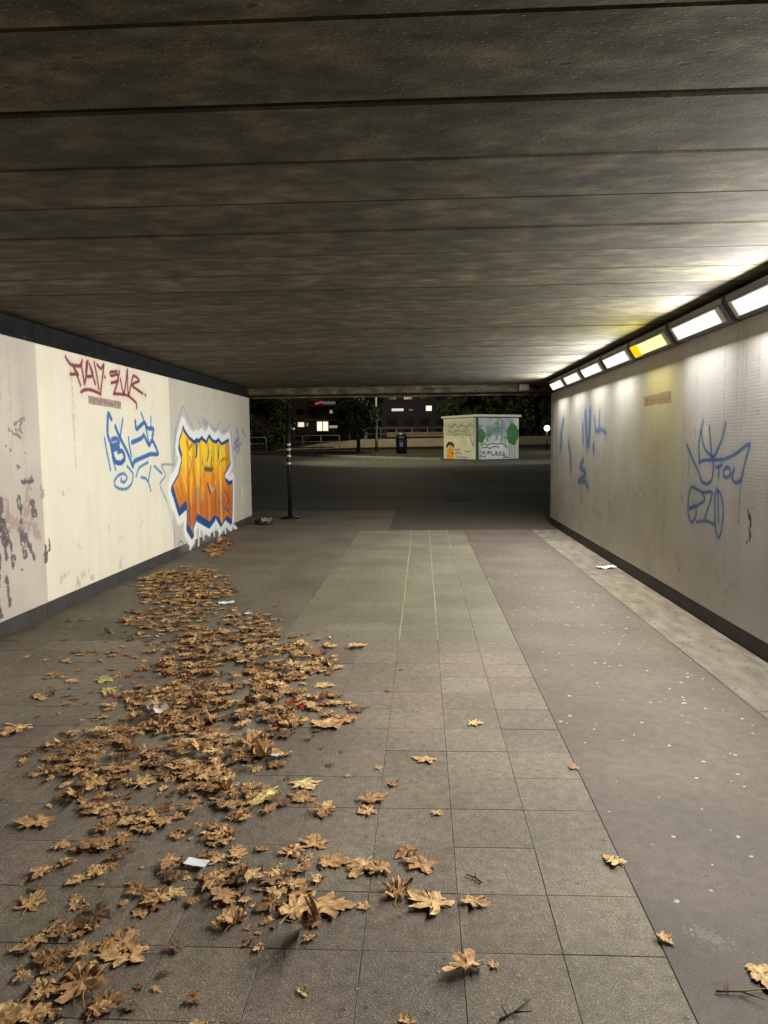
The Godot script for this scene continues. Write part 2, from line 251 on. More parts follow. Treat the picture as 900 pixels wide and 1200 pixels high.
const RIGHT_MARKS := [
	["pale", 0.12, 0.1, 0.35, 0, [6.684,1.634,6.417,1.618,6.492,1.53,6.663,1.541]],
	["bluesoft", 0.09, 0.08, 0.28, 0, [6.899,1.479,6.769,1.375,6.598,1.255,6.522,1.177,6.397,1.159,6.294,1.198,6.264,1.326,6.294,1.384]],
	["bluesoft", 0.09, 0.08, 0.28, 0, [6.517,1.68,6.551,1.571,6.458,1.44,6.294,1.384,6.22,1.414,6.104,1.528,6.041,1.648]],
	["bluesoft", 0.09, 0.08, 0.28, 0, [6.378,1.627,6.307,1.374]],
	["bluesoft", 0.09, 0.08, 0.28, 0, [6.589,1.327,6.479,1.35,6.044,1.369,5.818,1.419,5.6,1.487,5.663,1.36,5.727,1.217]],
	["bluesoft", 0.09, 0.08, 0.28, 0, [6.211,1.299,6.089,1.321]],
	["bluesoft", 0.09, 0.08, 0.28, 0, [6.149,1.31,6.155,1.224]],
	["bluesoft", 0.09, 0.08, 0.28, 0, [5.992,1.31,6.05,1.285,6.054,1.243,5.998,1.227,5.93,1.253,5.933,1.294,5.992,1.31]],
	["bluesoft", 0.09, 0.08, 0.28, 0, [5.854,1.301,5.894,1.236,5.824,1.198,5.737,1.216]],
	["bluesoft", 0.09, 0.08, 0.28, 0, [6.576,1.338,6.606,1.47,6.566,1.591]],
	["bluesoft", 0.09, 0.08, 0.28, 0, [6.63,1.1,6.75,1.113,6.819,1.024,6.824,0.875,6.727,0.805,6.628,0.872,6.649,0.953,6.796,0.92]],
	["bluesoft", 0.09, 0.08, 0.28, 0, [6.616,1.101,6.487,1.078,6.441,1.021,6.592,0.968,6.781,0.926]],
	["bluesoft", 0.09, 0.08, 0.28, 0, [6.61,0.822,6.415,0.852,6.203,0.845]],
	["bluesoft", 0.09, 0.08, 0.28, 0, [6.487,1.078,6.273,1.092,6.417,0.882]],
	["bluesoft", 0.09, 0.08, 0.28, 0, [6.173,1.128,6.083,1.076,6.037,0.948,6.074,0.792,6.132,0.746,6.189,0.836,6.219,1.067,6.173,1.128]],
	["bluesoft", 0.09, 0.08, 0.28, 0, [6.158,1.1,6.129,0.872]],
	["bluegrey", 0.028, 0.02, 0.8, 0, [6.899,1.479,6.769,1.375,6.598,1.255,6.522,1.177,6.397,1.159,6.294,1.198,6.264,1.326,6.294,1.384]],
	["bluegrey", 0.028, 0.02, 0.8, 0, [6.517,1.68,6.551,1.571,6.458,1.44,6.294,1.384,6.22,1.414,6.104,1.528,6.041,1.648]],
	["bluegrey", 0.028, 0.02, 0.8, 0, [6.378,1.627,6.307,1.374]],
	["bluegrey", 0.028, 0.02, 0.8, 0, [6.589,1.327,6.479,1.35,6.044,1.369,5.818,1.419,5.6,1.487,5.663,1.36,5.727,1.217]],
	["bluegrey", 0.028, 0.02, 0.8, 0, [6.211,1.299,6.089,1.321]],
	["bluegrey", 0.028, 0.02, 0.8, 0, [6.149,1.31,6.155,1.224]],
	["bluegrey", 0.028, 0.02, 0.8, 0, [5.992,1.31,6.05,1.285,6.054,1.243,5.998,1.227,5.93,1.253,5.933,1.294,5.992,1.31]],
	["bluegrey", 0.028, 0.02, 0.8, 0, [5.854,1.301,5.894,1.236,5.824,1.198,5.737,1.216]],
	["bluegrey", 0.028, 0.02, 0.8, 0, [6.576,1.338,6.606,1.47,6.566,1.591]],
	["bluegrey", 0.028, 0.02, 0.8, 0, [6.63,1.1,6.75,1.113,6.819,1.024,6.824,0.875,6.727,0.805,6.628,0.872,6.649,0.953,6.796,0.92]],
	["bluegrey", 0.028, 0.02, 0.8, 0, [6.616,1.101,6.487,1.078,6.441,1.021,6.592,0.968,6.781,0.926]],
	["bluegrey", 0.028, 0.02, 0.8, 0, [6.61,0.822,6.415,0.852,6.203,0.845]],
	["bluegrey", 0.028, 0.02, 0.8, 0, [6.487,1.078,6.273,1.092,6.417,0.882]],
	["bluegrey", 0.028, 0.02, 0.8, 0, [6.173,1.128,6.083,1.076,6.037,0.948,6.074,0.792,6.132,0.746,6.189,0.836,6.219,1.067,6.173,1.128]],
	["bluegrey", 0.028, 0.02, 0.8, 0, [6.158,1.1,6.129,0.872]],
	["bluegrey", 0.014, 0.014, 0.6, 0, [5.727,1.217,5.745,1.028,5.745,0.894]],
	["bluegrey", 0.014, 0.014, 0.6, 0, [6.846,1.395,6.819,1.226]],
	["bluegrey", 0.014, 0.014, 0.6, 0, [6.698,1.624,6.676,1.531]],
	["tar", 0.03, 0.02, 0.9, 0, [5.561,0.974,5.542,0.907,5.549,0.81]],
	["tar", 0.015, 0.012, 0.7, 0, [5.606,1.022,5.572,0.973]],
	["tar", 0.015, 0.012, 0.6, 0, [5.598,0.778,5.575,0.798]],
	["bluesoft", 0.264, 0.12, 0.4, 0, [12.875,1.861,13.079,1.631,13.035,1.512,13.138,1.38]],
	["bluegrey", 0.12, 0.06, 0.65, 0, [12.875,1.861,13.079,1.631,13.035,1.512,13.138,1.38]],
	["bluesoft", 0.22, 0.12, 0.4, 0, [12.406,1.487,12.231,1.29,12.186,1.069]],
	["bluegrey", 0.1, 0.06, 0.65, 0, [12.406,1.487,12.231,1.29,12.186,1.069]],
	["bluesoft", 0.286, 0.12, 0.4, 0, [11.155,1.912,11.086,1.643,11.022,1.465]],
	["bluegrey", 0.13, 0.06, 0.65, 0, [11.155,1.912,11.086,1.643,11.022,1.465]],
	["bluesoft", 0.286, 0.12, 0.4, 0, [10.847,1.944,10.879,1.641,10.92,1.488]],
	["bluegrey", 0.13, 0.06, 0.65, 0, [10.847,1.944,10.879,1.641,10.92,1.488]],
	["bluesoft", 0.176, 0.12, 0.4, 0, [11.334,1.738,11.292,1.51]],
	["bluegrey", 0.08, 0.06, 0.65, 0, [11.334,1.738,11.292,1.51]],
	["bluesoft", 0.11, 0.12, 0.4, 0, [10.512,1.651,10.125,1.661,9.908,1.618]],
	["bluegrey", 0.05, 0.06, 0.65, 0, [10.512,1.651,10.125,1.661,9.908,1.618]],
	["bluesoft", 0.22, 0.12, 0.4, 0, [10.619,1.456,10.591,1.392]],
	["bluegrey", 0.1, 0.06, 0.65, 0, [10.619,1.456,10.591,1.392]],
	["bluesoft", 0.176, 0.12, 0.4, 0, [11.276,1.238,11.493,1.14,11.102,1.051,11.595,0.913,11.149,0.947,10.932,0.858]],
	["bluegrey", 0.08, 0.06, 0.65, 0, [11.276,1.238,11.493,1.14,11.102,1.051,11.595,0.913,11.149,0.947,10.932,0.858]],
	["bluesoft", 0.11, 0.12, 0.4, 0, [10.274,1.91,10.302,1.633]],
	["bluegrey", 0.05, 0.06, 0.65, 0, [10.274,1.91,10.302,1.633]],
	["bluesoft", 0.11, 0.12, 0.4, 0, [10.596,1.849,10.488,1.656]],
	["bluegrey", 0.05, 0.06, 0.65, 0, [10.596,1.849,10.488,1.656]],
	["tar", 0.05, 0.05, 0.4, 0, [11.334,0.846,11.32,0.616]],
	["stencil", 0, 0.02, 0.7, 1, [8.272,1.98,7.375,1.984,7.358,1.87,8.253,1.876]],
	["stencildark", 0.02, 0.025, 0.45, 0, [8.137,1.937,8.123,1.938,8.136,1.893,8.177,1.936,8.12,1.947]],
	["stencildark", 0.02, 0.025, 0.45, 0, [8.032,1.925,8.038,1.905,8.033,1.922,7.968,1.928,7.962,1.907]],
	["stencildark", 0.02, 0.025, 0.45, 0, [7.842,1.949,7.863,1.925,7.843,1.928,7.846,1.943,7.839,1.927]],
	["stencildark", 0.02, 0.025, 0.45, 0, [7.751,1.902,7.766,1.913,7.724,1.922,7.742,1.911,7.733,1.952]],
	["stencildark", 0.02, 0.025, 0.45, 0, [7.613,1.946,7.642,1.928,7.608,1.932,7.651,1.923,7.655,1.903]],
	["stencildark", 0.02, 0.025, 0.45, 0, [7.567,1.904,7.562,1.916,7.504,1.912,7.551,1.938,7.513,1.9]],
	["stencildark", 0.02, 0.025, 0.45, 0, [7.386,1.923,7.426,1.928,7.401,1.9,7.432,1.945,7.436,1.954]],
	["white", 0.035, 0.02, 0.9, 0, [8.325,0.936,8.324,0.928]],
	["white", 0.035, 0.02, 0.9, 0, [8.758,0.748,8.757,0.741]],
	["pale", 0.06, 0.06, 0.35, 0, [9.554,1.13,9.534,0.831]],
	["pale", 0.06, 0.06, 0.35, 0, [9.014,1.115,8.968,0.941]],
	["pale", 0.06, 0.06, 0.35, 0, [11.916,1.713,11.847,1.55]],
	["pale", 0.06, 0.06, 0.35, 0, [7.804,1.38,7.792,1.342]],
	["scuff", 0.01, 0.02, 0.15, 0, [7.18,2.36,7.18,1.76]],
	["scuff", 0.02, 0.02, 0.21, 0, [7.63,2.36,7.62,2.0]],
	["scuff", 0.026, 0.02, 0.32, 0, [6.09,2.36,6.09,1.42]],
	["scuff", 0.027, 0.02, 0.23, 0, [7.8,1.57,7.81,0.5]],
	["scuff", 0.018, 0.02, 0.17, 0, [8.03,2.36,8.04,2.04]],
	["scuff", 0.014, 0.02, 0.3, 0, [12.47,2.36,12.47,2.2]],
	["scuff", 0.017, 0.02, 0.18, 0, [11.63,2.36,11.62,1.64]],
	["scuff", 0.03, 0.02, 0.26, 0, [12.03,2.36,12.03,1.77]],
	["scuff", 0.017, 0.02, 0.19, 0, [11.09,0.75,11.09,0.41]],
	["scuff", 0.022, 0.02, 0.19, 0, [7.52,1.1,7.52,0.4]],
	["scuff", 0.022, 0.02, 0.2, 0, [12.25,2.36,12.25,1.48]],
	["scuff", 0.01, 0.02, 0.35, 0, [6.69,2.36,6.69,1.87]],
	["scuff", 0.029, 0.02, 0.31, 0, [10.87,2.36,10.87,1.94]],
	["scuff", 0.012, 0.02, 0.24, 0, [13.12,2.36,13.12,1.93]],
	["scuff", 0.016, 0.02, 0.25, 0, [8.41,2.36,8.4,1.67]],
	["scuff", 0.03, 0.02, 0.24, 0, [11.96,2.2,11.95,1.95]],
	["scuff", 0.029, 0.02, 0.28, 0, [5.7,2.36,5.7,1.64]],
	["scuff", 0.02, 0.02, 0.31, 0, [10.09,2.36,10.09,2.09]],
	["scuff", 0.019, 0.02, 0.2, 0, [13.5,2.36,13.5,1.79]],
	["scuff", 0.009, 0.02, 0.2, 0, [10.64,2.36,10.63,1.74]],
	["scuff", 0.009, 0.02, 0.34, 0, [6.95,2.36,6.95,2.08]],
	["scuff", 0.025, 0.02, 0.31, 0, [13.52,1.19,13.52,0.41]],
	["scuff", 0.028, 0.02, 0.22, 0, [5.98,0.86,5.98,0.16]],
	["scuff", 0.022, 0.02, 0.29, 0, [11.92,2.36,11.91,1.71]],
	["scuff", 0.014, 0.02, 0.28, 0, [12.95,2.36,12.95,1.39]],
	["scuff", 0.009, 0.02, 0.19, 0, [8.52,2.36,8.52,1.58]],
	["scuff", 0.008, 0.02, 0.34, 0, [9.98,2.36,9.97,2.0]],
	["scuff", 0.02, 0.02, 0.33, 0, [12.56,2.36,12.56,1.38]],
	["scuff", 0.018, 0.02, 0.26, 0, [10.84,1.06,10.83,0.18]],
	["scuff", 0.014, 0.02, 0.31, 0, [5.49,2.36,5.48,1.68]],
	["scuff", 0.016, 0.02, 0.17, 0, [5.87,2.36,5.88,1.93]],
	["scuff", 0.025, 0.02, 0.33, 0, [9.01,2.36,9.01,1.84]],
	["scuff", 0.018, 0.02, 0.33, 0, [5.85,2.36,5.85,1.72]],
	["scuff", 0.028, 0.02, 0.25, 0, [5.76,2.36,5.75,1.6]],
	["scuff", 0.055, 0.04, 0.25, 0, [9.89,0.21,10.0,0.18]],
	["scuff", 0.02, 0.04, 0.21, 0, [13.38,0.5,13.42,0.46]],
	["scuff", 0.046, 0.04, 0.31, 0, [6.13,0.46,6.1,0.43]],
	["scuff", 0.029, 0.04, 0.4, 0, [7.13,0.41,6.98,0.36]],
	["scuff", 0.059, 0.04, 0.32, 0, [12.82,0.69,12.96,0.69]],
	["scuff", 0.051, 0.04, 0.27, 0, [8.9,0.16,8.83,0.17]],
	["scuff", 0.05, 0.04, 0.35, 0, [13.48,0.15,13.52,0.12]],
	["scuff", 0.03, 0.04, 0.38, 0, [13.09,0.66,13.14,0.71]],
	["scuff", 0.036, 0.04, 0.26, 0, [5.85,0.41,5.75,0.46]],
	["scuff", 0.046, 0.04, 0.37, 0, [10.27,0.55,10.15,0.53]],
	["scuff", 0.069, 0.04, 0.35, 0, [12.03,0.53,12.18,0.48]],
	["scuff", 0.069, 0.04, 0.21, 0, [12.98,0.48,12.97,0.53]],
	["scuff", 0.063, 0.04, 0.35, 0, [7.07,0.47,7.18,0.44]],
	["scuff", 0.031, 0.04, 0.26, 0, [9.31,0.45,9.39,0.46]],
	["scuff", 0.045, 0.04, 0.43, 0, [9.65,0.55,9.59,0.54]],
	["scuff", 0.033, 0.04, 0.41, 0, [10.14,0.54,10.13,0.55]],
	["scuff", 0.021, 0.04, 0.3, 0, [12.14,0.24,12.13,0.29]],
	["scuff", 0.037, 0.04, 0.38, 0, [10.5,0.55,10.62,0.58]],
	["scuff", 0.05, 0.04, 0.18, 0, [9.26,0.2,9.39,0.15]],
	["scuff", 0.022, 0.04, 0.27, 0, [6.31,0.26,6.34,0.27]],
	["scuff", 0.032, 0.04, 0.37, 0, [11.19,0.28,11.1,0.34]],
	["scuff", 0.034, 0.04, 0.41, 0, [5.89,0.33,5.93,0.35]],
	["scuff", 0.041, 0.04, 0.2, 0, [10.5,0.44,10.57,0.39]],
	["scuff", 0.02, 0.04, 0.41, 0, [8.26,0.53,8.16,0.52]],
	["scuff", 0.039, 0.04, 0.21, 0, [7.01,0.23,7.12,0.23]],
	["scuff", 0.035, 0.04, 0.27, 0, [9.71,0.75,9.61,0.7]],
	["scuff", 0.035, 0.04, 0.38, 0, [13.44,0.26,13.31,0.21]],
	["scuff", 0.021, 0.04, 0.22, 0, [10.32,0.87,10.17,0.92]],
	["scuff", 0.057, 0.04, 0.4, 0, [9.67,0.64,9.73,0.66]],
	["scuff", 0.029, 0.04, 0.31, 0, [8.02,0.2,7.93,0.2]],
	["scuff", 0.062, 0.04, 0.28, 0, [12.79,0.45,12.86,0.49]],
	["scuff", 0.049, 0.04, 0.38, 0, [6.98,0.98,7.01,1.02]],
	["scuff", 0.024, 0.04, 0.23, 0, [9.21,0.67,9.16,0.62]],
	["scuff", 0.022, 0.04, 0.25, 0, [13.39,0.5,13.39,0.55]],
	["scuff", 0.046, 0.04, 0.39, 0, [13.0,0.4,13.06,0.34]],
	["scuff", 0.037, 0.04, 0.33, 0, [10.88,0.44,10.77,0.42]],
	["scuff", 0.062, 0.04, 0.18, 0, [9.46,0.85,9.38,0.82]],
	["scuff", 0.065, 0.04, 0.43, 0, [13.22,0.37,13.07,0.39]],
	["scuff", 0.037, 0.04, 0.44, 0, [6.99,0.35,7.1,0.37]],
	["scuff", 0.029, 0.04, 0.3, 0, [8.58,0.92,8.45,0.92]],
]
const HUT_MARKS_A := [
	["sage", 0.5, 0.3, 0.6, 0, [0.242,1.885,3.019,1.918]],
	["sage", 0.4, 0.3, 0.5, 0, [0.362,1.483,2.777,1.55]],
	["greyblue", 0.18, 0.15, 0.5, 0, [2.958,2.115,2.898,0.816]],
	["moss", 0.07, 0.05, 0.7, 0, [0.483,1.885,0.725,1.714,1.087,1.915,1.449,1.716,1.811,1.887]],
	["moss", 0.07, 0.05, 0.7, 0, [0.483,1.541,0.966,1.429,1.449,1.573,2.294,1.435]],
	["moss", 0.07, 0.05, 0.7, 0, [1.691,1.83,2.294,1.718,2.657,1.917]],
	["moss", 0.07, 0.05, 0.7, 0, [0.966,1.315,1.691,1.375,2.536,1.294]],
	["moss", 0.08, 0.06, 0.8, 0, [2.536,1.436,2.657,1.04,2.838,0.759]],
	["lime", 0.4, 0.2, 0.4, 0, [1.932,1.149,2.053,0.923]],
	["amber", 0, 0.03, 1, 1, [0.266,-0.008,0.362,0.566,0.664,0.712,1.026,0.601,0.966,0.229,1.038,0.002]],
	["umber", 0.18, 0.05, 1, 0, [0.338,0.738,0.483,0.882,0.845,0.857,0.966,0.743]],
	["umber", 0.1, 0.04, 1, 0, [0.869,0.371,0.918,0.343]],
	["rust", 0.1, 0.05, 0.8, 0, [0.664,0.798,0.664,0.684]],
	["brick", 0.06, 0.04, 0.7, 0, [1.087,0.573,1.268,0.518,1.449,0.588,1.63,0.532]],
	["brick", 0.06, 0.04, 0.7, 0, [1.147,0.345,1.449,0.405,1.691,0.323]],
	["brick", 0.06, 0.04, 0.7, 0, [2.053,0.497,2.415,0.415,2.596,0.53]],
	["greyblue", 0.12, 0.08, 0.6, 0, [1.208,0.175,2.294,0.131]],
	["sage", 0.0389544, 0.05, 0.386668, 0, [0.731,1.542,0.352,1.647,0.529,1.579,0.646,1.494]],
	["greyblue", 0.0405395, 0.05, 0.485784, 0, [2.509,1.666,2.086,1.558,2.219,1.522,2.567,1.503]],
	["moss", 0.0486193, 0.05, 0.549666, 0, [2.376,1.567,2.28,1.622,1.9,1.627,2.196,1.463]],
	["moss", 0.0784556, 0.05, 0.396583, 0, [0.952,1.733,0.957,1.793,1.219,1.907,0.665,1.75]],
	["greyblue", 0.0441759, 0.05, 0.382442, 0, [1.663,1.992,1.728,1.823,1.757,1.781,1.509,1.961]],
	["sage", 0.0618539, 0.05, 0.548845, 0, [0.88,1.485,0.779,1.369,0.625,1.381,0.342,1.341]],
	["sage", 0.0718026, 0.05, 0.51641, 0, [0.685,1.635,0.613,1.692,0.538,1.575,0.825,1.63]],
	["moss", 0.0455743, 0.05, 0.56289, 0, [2.716,1.39,2.872,1.366,2.779,1.342,2.699,1.249]],
	["greyblue", 0.0461563, 0.05, 0.578763, 0, [2.761,1.803,2.875,1.762,2.455,1.805,2.934,1.65]],
	["moss", 0.0346955, 0.05, 0.452051, 0, [1.148,1.552,1.037,1.556,1.237,1.496,1.315,1.549]],
	["moss", 0.031706, 0.05, 0.593509, 0, [1.829,1.302,1.814,1.225,1.962,1.237,1.703,1.205]],
	["sage", 0.0506406, 0.05, 0.441227, 0, [2.346,1.232,2.607,1.343,2.561,1.444,2.192,1.294]],
	["greyblue", 0.0517742, 0.05, 0.447528, 0, [1.367,1.443,1.374,1.441,0.898,1.657,0.973,1.662]],
	["sage", 0.0520287, 0.05, 0.375517, 0, [0.561,1.409,0.791,1.346,0.3,1.446,0.441,1.37]],
]
const HUT_MARKS_B := [
	["cool", 0.9, 0.4, 0.7, 0, [0.266,1.886,2.086,1.927]],
	["sagecool", 0.5, 0.3, 0.6, 0, [0.826,1.538,1.316,1.532]],
	["cool", 0.35, 0.2, 0.7, 0, [1.736,1.815,1.736,1.123]],
	["leafgreen", 0, 0.03, 1, 1, [0.518,1.245,0.515,1.122,0.433,1.028,0.394,0.889,0.281,0.868,0.185,0.925,0.106,0.912,0.022,0.991,-0.037,1.139,-0.017,1.253,-0.055,1.397,0.049,1.48,0.084,1.549,0.192,1.66,0.287,1.623,0.384,1.535,0.434,1.503,0.531,1.384]],
	["leafgreen", 0, 0.03, 1, 1, [2.786,1.327,2.781,1.14,2.662,0.998,2.607,0.787,2.442,0.755,2.303,0.842,2.189,0.821,2.067,0.941,1.981,1.165,2.01,1.338,1.955,1.556,2.106,1.681,2.157,1.787,2.314,1.954,2.451,1.899,2.591,1.765,2.665,1.718,2.805,1.537]],
	["steel", 0.06, 0.05, 0.65, 0, [0.091,0.866,0.126,0.07]],
	["steel", 0.06, 0.05, 0.65, 0, [0.266,0.891,0.238,0.124]],
	["steel", 0.06, 0.05, 0.65, 0, [2.191,0.798,2.156,0.075]],
	["steel", 0.06, 0.05, 0.65, 0, [2.506,0.762,2.541,0.065]],
	["steel", 0.06, 0.05, 0.65, 0, [2.331,0.766,2.352,0.128]],
	["steel", 0.06, 0.05, 0.65, 0, [0.686,1.711,0.826,1.138,1.106,1.649,1.316,1.073]],
	["steel", 0.06, 0.05, 0.65, 0, [1.386,1.703,1.316,1.13]],
	["steel", 0.06, 0.05, 0.65, 0, [1.666,1.988,1.596,0.953]],
	["steel", 0.06, 0.05, 0.65, 0, [2.016,1.696,1.876,0.89,2.016,0.599]],
	["white", 0, 0.04, 0.8, 1, [0.238,0.778,0.826,0.909,1.386,0.928,1.841,0.776,2.086,0.366,2.016,0.021,0.266,0.056]],
	["ink", 0.05, 0.03, 0.85, 0, [0.266,0.749,0.476,0.859,0.686,0.769,0.966,0.878,1.316,0.814,1.666,0.865,1.946,0.658]],
	["ink", 0.05, 0.03, 0.85, 0, [0.336,0.634,0.686,0.684,0.826,0.595,1.106,0.704,1.456,0.668]],
	["ink", 0.05, 0.03, 0.85, 0, [0.301,0.464,0.406,0.348,0.476,0.46,0.546,0.288]],
	["ink", 0.05, 0.03, 0.85, 0, [0.686,0.313,0.721,0.455,0.861,0.423,0.721,0.34]],
	["ink", 0.05, 0.03, 0.85, 0, [0.931,0.45,0.966,0.278,1.106,0.246]],
	["ink", 0.05, 0.03, 0.85, 0, [1.176,0.273,1.281,0.442,1.386,0.239,1.211,0.329]],
	["ink", 0.05, 0.03, 0.85, 0, [1.631,0.405,1.47,0.369,1.526,0.235,1.666,0.261]],
	["ink", 0.05, 0.03, 0.85, 0, [1.771,0.402,1.736,0.23,1.946,0.196]],
	["ink", 0.05, 0.03, 0.85, 0, [1.75,0.316,1.89,0.313]],
	["ink", 0.05, 0.03, 0.85, 0, [0.266,0.237,0.546,0.174]],
	["ink", 0.05, 0.03, 0.85, 0, [2.016,0.137,1.736,0.115]],
	["sagecool", 0.0411687, 0.04, 0.636825, 0, [1.225,1.691,1.337,1.734,1.476,1.606,1.389,1.79]],
	["sagecool", 0.0394294, 0.04, 0.483304, 0, [2.347,0.994,2.688,0.958,2.626,1.032,2.614,1.13]],
	["sagecool", 0.0833746, 0.04, 0.670403, 0, [1.033,1.371,0.793,1.496,0.947,1.507,0.822,1.203]],
	["sagecool", 0.0554835, 0.04, 0.717244, 0, [2.094,1.906,2.098,1.912,2.423,2.04,2.051,2.084]],
	["leafgreen", 0.0643787, 0.04, 0.588156, 0, [1.359,2.234,1.357,1.994,1.571,2.206,1.671,2.007]],
	["leafgreen", 0.0811193, 0.04, 0.660802, 0, [0.329,1.78,0.034,1.683,0.189,1.669,0.088,1.806]],
	["leafgreen", 0.0654155, 0.04, 0.671119, 0, [1.807,1.18,2.134,1.093,1.96,1.159,2.185,1.095]],
	["steel", 0.0300369, 0.04, 0.439098, 0, [0.055,1.286,0.304,1.27,0.082,1.201,-0.015,1.249]],
	["steel", 0.0725669, 0.04, 0.486891, 0, [1.638,1.636,1.425,1.453,1.497,1.655,1.689,1.655]],
	["steel", 0.0317625, 0.04, 0.728815, 0, [1.938,1.986,1.667,2.038,1.66,2.062,1.787,1.806]],
	["steel", 0.0471006, 0.04, 0.568321, 0, [0.774,1.934,0.971,2.161,0.707,2.121,0.717,2.072]],
	["sagecool", 0.0697913, 0.04, 0.495954, 0, [2.17,1.382,2.066,1.274,2.035,1.55,2.254,1.307]],
	["leafgreen", 0.0421736, 0.04, 0.565773, 0, [0.573,1.195,0.36,1.197,0.574,1.292,0.353,1.163]],
	["sagecool", 0.0626612, 0.04, 0.583223, 0, [1.606,1.289,1.408,1.384,1.608,1.499,1.685,1.353]],
	["sagecool", 0.0336268, 0.04, 0.711114, 0, [0.482,1.254,0.188,1.406,0.369,1.36,0.58,1.288]],
	["leafgreen", 0.0658176, 0.04, 0.614646, 0, [1.451,1.858,1.195,1.935,1.421,1.936,1.193,1.878]],
	["leafgreen", 0.0722127, 0.04, 0.42636, 0, [1.137,1.555,1.296,1.509,1.163,1.532,1.302,1.616]],
	["sagecool", 0.0767991, 0.04, 0.467257, 0, [2.258,1.457,2.216,1.17,2.576,1.362,2.477,1.33]],
	["leafgreen", 0.0441692, 0.04, 0.489728, 0, [1.449,1.785,1.416,1.528,1.241,1.819,1.567,1.832]],
	["leafgreen", 0.0824908, 0.04, 0.62363, 0, [0.835,1.262,0.565,1.247,0.698,0.973,0.718,1.307]],
	["leafgreen", 0.031768, 0.04, 0.553762, 0, [2.554,1.808,2.616,1.612,2.754,1.768,2.412,1.816]],
	["sagecool", 0.056396, 0.04, 0.465217, 0, [1.261,1.106,1.163,1.032,1.171,0.974,1.369,1.168]],
	["sagecool", 0.0877393, 0.04, 0.609829, 0, [1.887,1.653,1.654,1.646,1.816,1.859,1.773,1.74]],
	["leafgreen", 0.0601409, 0.04, 0.562133, 0, [0.49,1.14,0.575,1.376,0.902,1.341,0.527,1.341]],
	["sagecool", 0.0689511, 0.04, 0.538411, 0, [2.037,1.51,1.721,1.45,1.815,1.594,1.799,1.555]],
	["sagecool", 0.0642463, 0.04, 0.403308, 0, [0.663,1.576,0.577,1.288,0.66,1.272,0.693,1.489]],
]

const PAINT := {
	"pinkmist": Color(0.85, 0.55, 0.55), "maroon": Color(0.36, 0.07, 0.13), "stencil": Color(0.55, 0.45, 0.44), "stencildark": Color(0.36, 0.26, 0.26),
	"icemist": Color(0.80, 0.88, 0.92), "blue": Color(0.12, 0.32, 0.60), "slate": Color(0.38, 0.45, 0.60), "greymist": Color(0.76, 0.76, 0.76), "white": Color(0.90, 0.91, 0.91),
	"lavender": Color(0.52, 0.55, 0.72), "violet": Color(0.40, 0.38, 0.62), "cream": Color(0.90, 0.86, 0.70), "teal": Color(0.14, 0.28, 0.30), "olive": Color(0.45, 0.45, 0.15),
	"rust": Color(0.72, 0.38, 0.10), "yellow": Color(0.96, 0.80, 0.20), "amber": Color(0.93, 0.60, 0.12), "greyblue": Color(0.48, 0.54, 0.60), "royal": Color(0.10, 0.27, 0.52),
	"mauve": Color(0.62, 0.53, 0.51), "char": Color(0.30, 0.27, 0.29), "scuff": Color(0.55, 0.50, 0.45), "bluesoft": Color(0.48, 0.56, 0.68), "bluegrey": Color(0.20, 0.33, 0.52),
	"pale": Color(0.82, 0.80, 0.76), "tar": Color(0.16, 0.13, 0.11), "sage": Color(0.62, 0.62, 0.50), "moss": Color(0.40, 0.44, 0.32), "lime": Color(0.72, 0.76, 0.45),
	"umber": Color(0.25, 0.13, 0.08), "brick": Color(0.55, 0.28, 0.22), "cool": Color(0.58, 0.61, 0.64), "sagecool": Color(0.40, 0.50, 0.48), "leafgreen": Color(0.24, 0.45, 0.25),
	"steel": Color(0.40, 0.42, 0.44), "ink": Color(0.22, 0.22, 0.24),
}

var rng := RandomNumberGenerator.new()
var used := {}


# ---------------------------------------------------------------- naming
func numbered(called: String) -> String:
	if not used.has(called):
		used[called] = 0
		return called
	used[called] += 1
	return "%s_%03d" % [called, used[called]]


func tag(o: Node, label: String, category: String, group := "") -> void:
	o.set_meta("label", label)
	o.set_meta("category", category)
	if group:
		o.set_meta("group", group)


func thing(called: String, label: String, category: String, at := Vector3.ZERO, turn := 0.0, group := "") -> Node3D:
	var o := Node3D.new()
	o.name = numbered(called)
	add_child(o)
	o.position = at
	o.rotation.y = turn
	tag(o, label, category, group)
	return o


func part(called: String, m: Mesh, material: Material, parent: Node, at := Vector3.ZERO, turn := Vector3.ZERO) -> MeshInstance3D:
	var o := MeshInstance3D.new()
	o.name = called
	o.mesh = m
	o.material_override = material
	parent.add_child(o, true)
	o.position = at
	o.rotation = turn
	return o


func structure(called: String, m: Mesh, material: Material, at := Vector3.ZERO) -> MeshInstance3D:
	var o := part(called, m, material, self, at)
	o.set_meta("kind", "structure")
	return o


# ---------------------------------------------------------------- meshes
func start() -> SurfaceTool:
	var st := SurfaceTool.new()
	st.begin(Mesh.PRIMITIVE_TRIANGLES)
	st.set_smooth_group(-1)
	return st


func poly(st: SurfaceTool, p: Array, out: Vector3, uv := []) -> void:
	var n: Vector3 = (p[2] - p[0]).cross(p[1] - p[0])
	var flip: bool = n.dot(out) < 0.0
	for k in range(1, p.size() - 1):
		var order := [0, k + 1, k] if flip else [0, k, k + 1]
		for i in order:
			if uv:
				st.set_uv(uv[i])
			st.add_vertex(p[i])


func done(st: SurfaceTool) -> ArrayMesh:
	st.generate_normals()
	return st.commit()


func bevelled(size: Vector3, b := 0.01) -> ArrayMesh:
	var st := start()
	add_bevelled(st, Vector3.ZERO, size, b)
	return done(st)


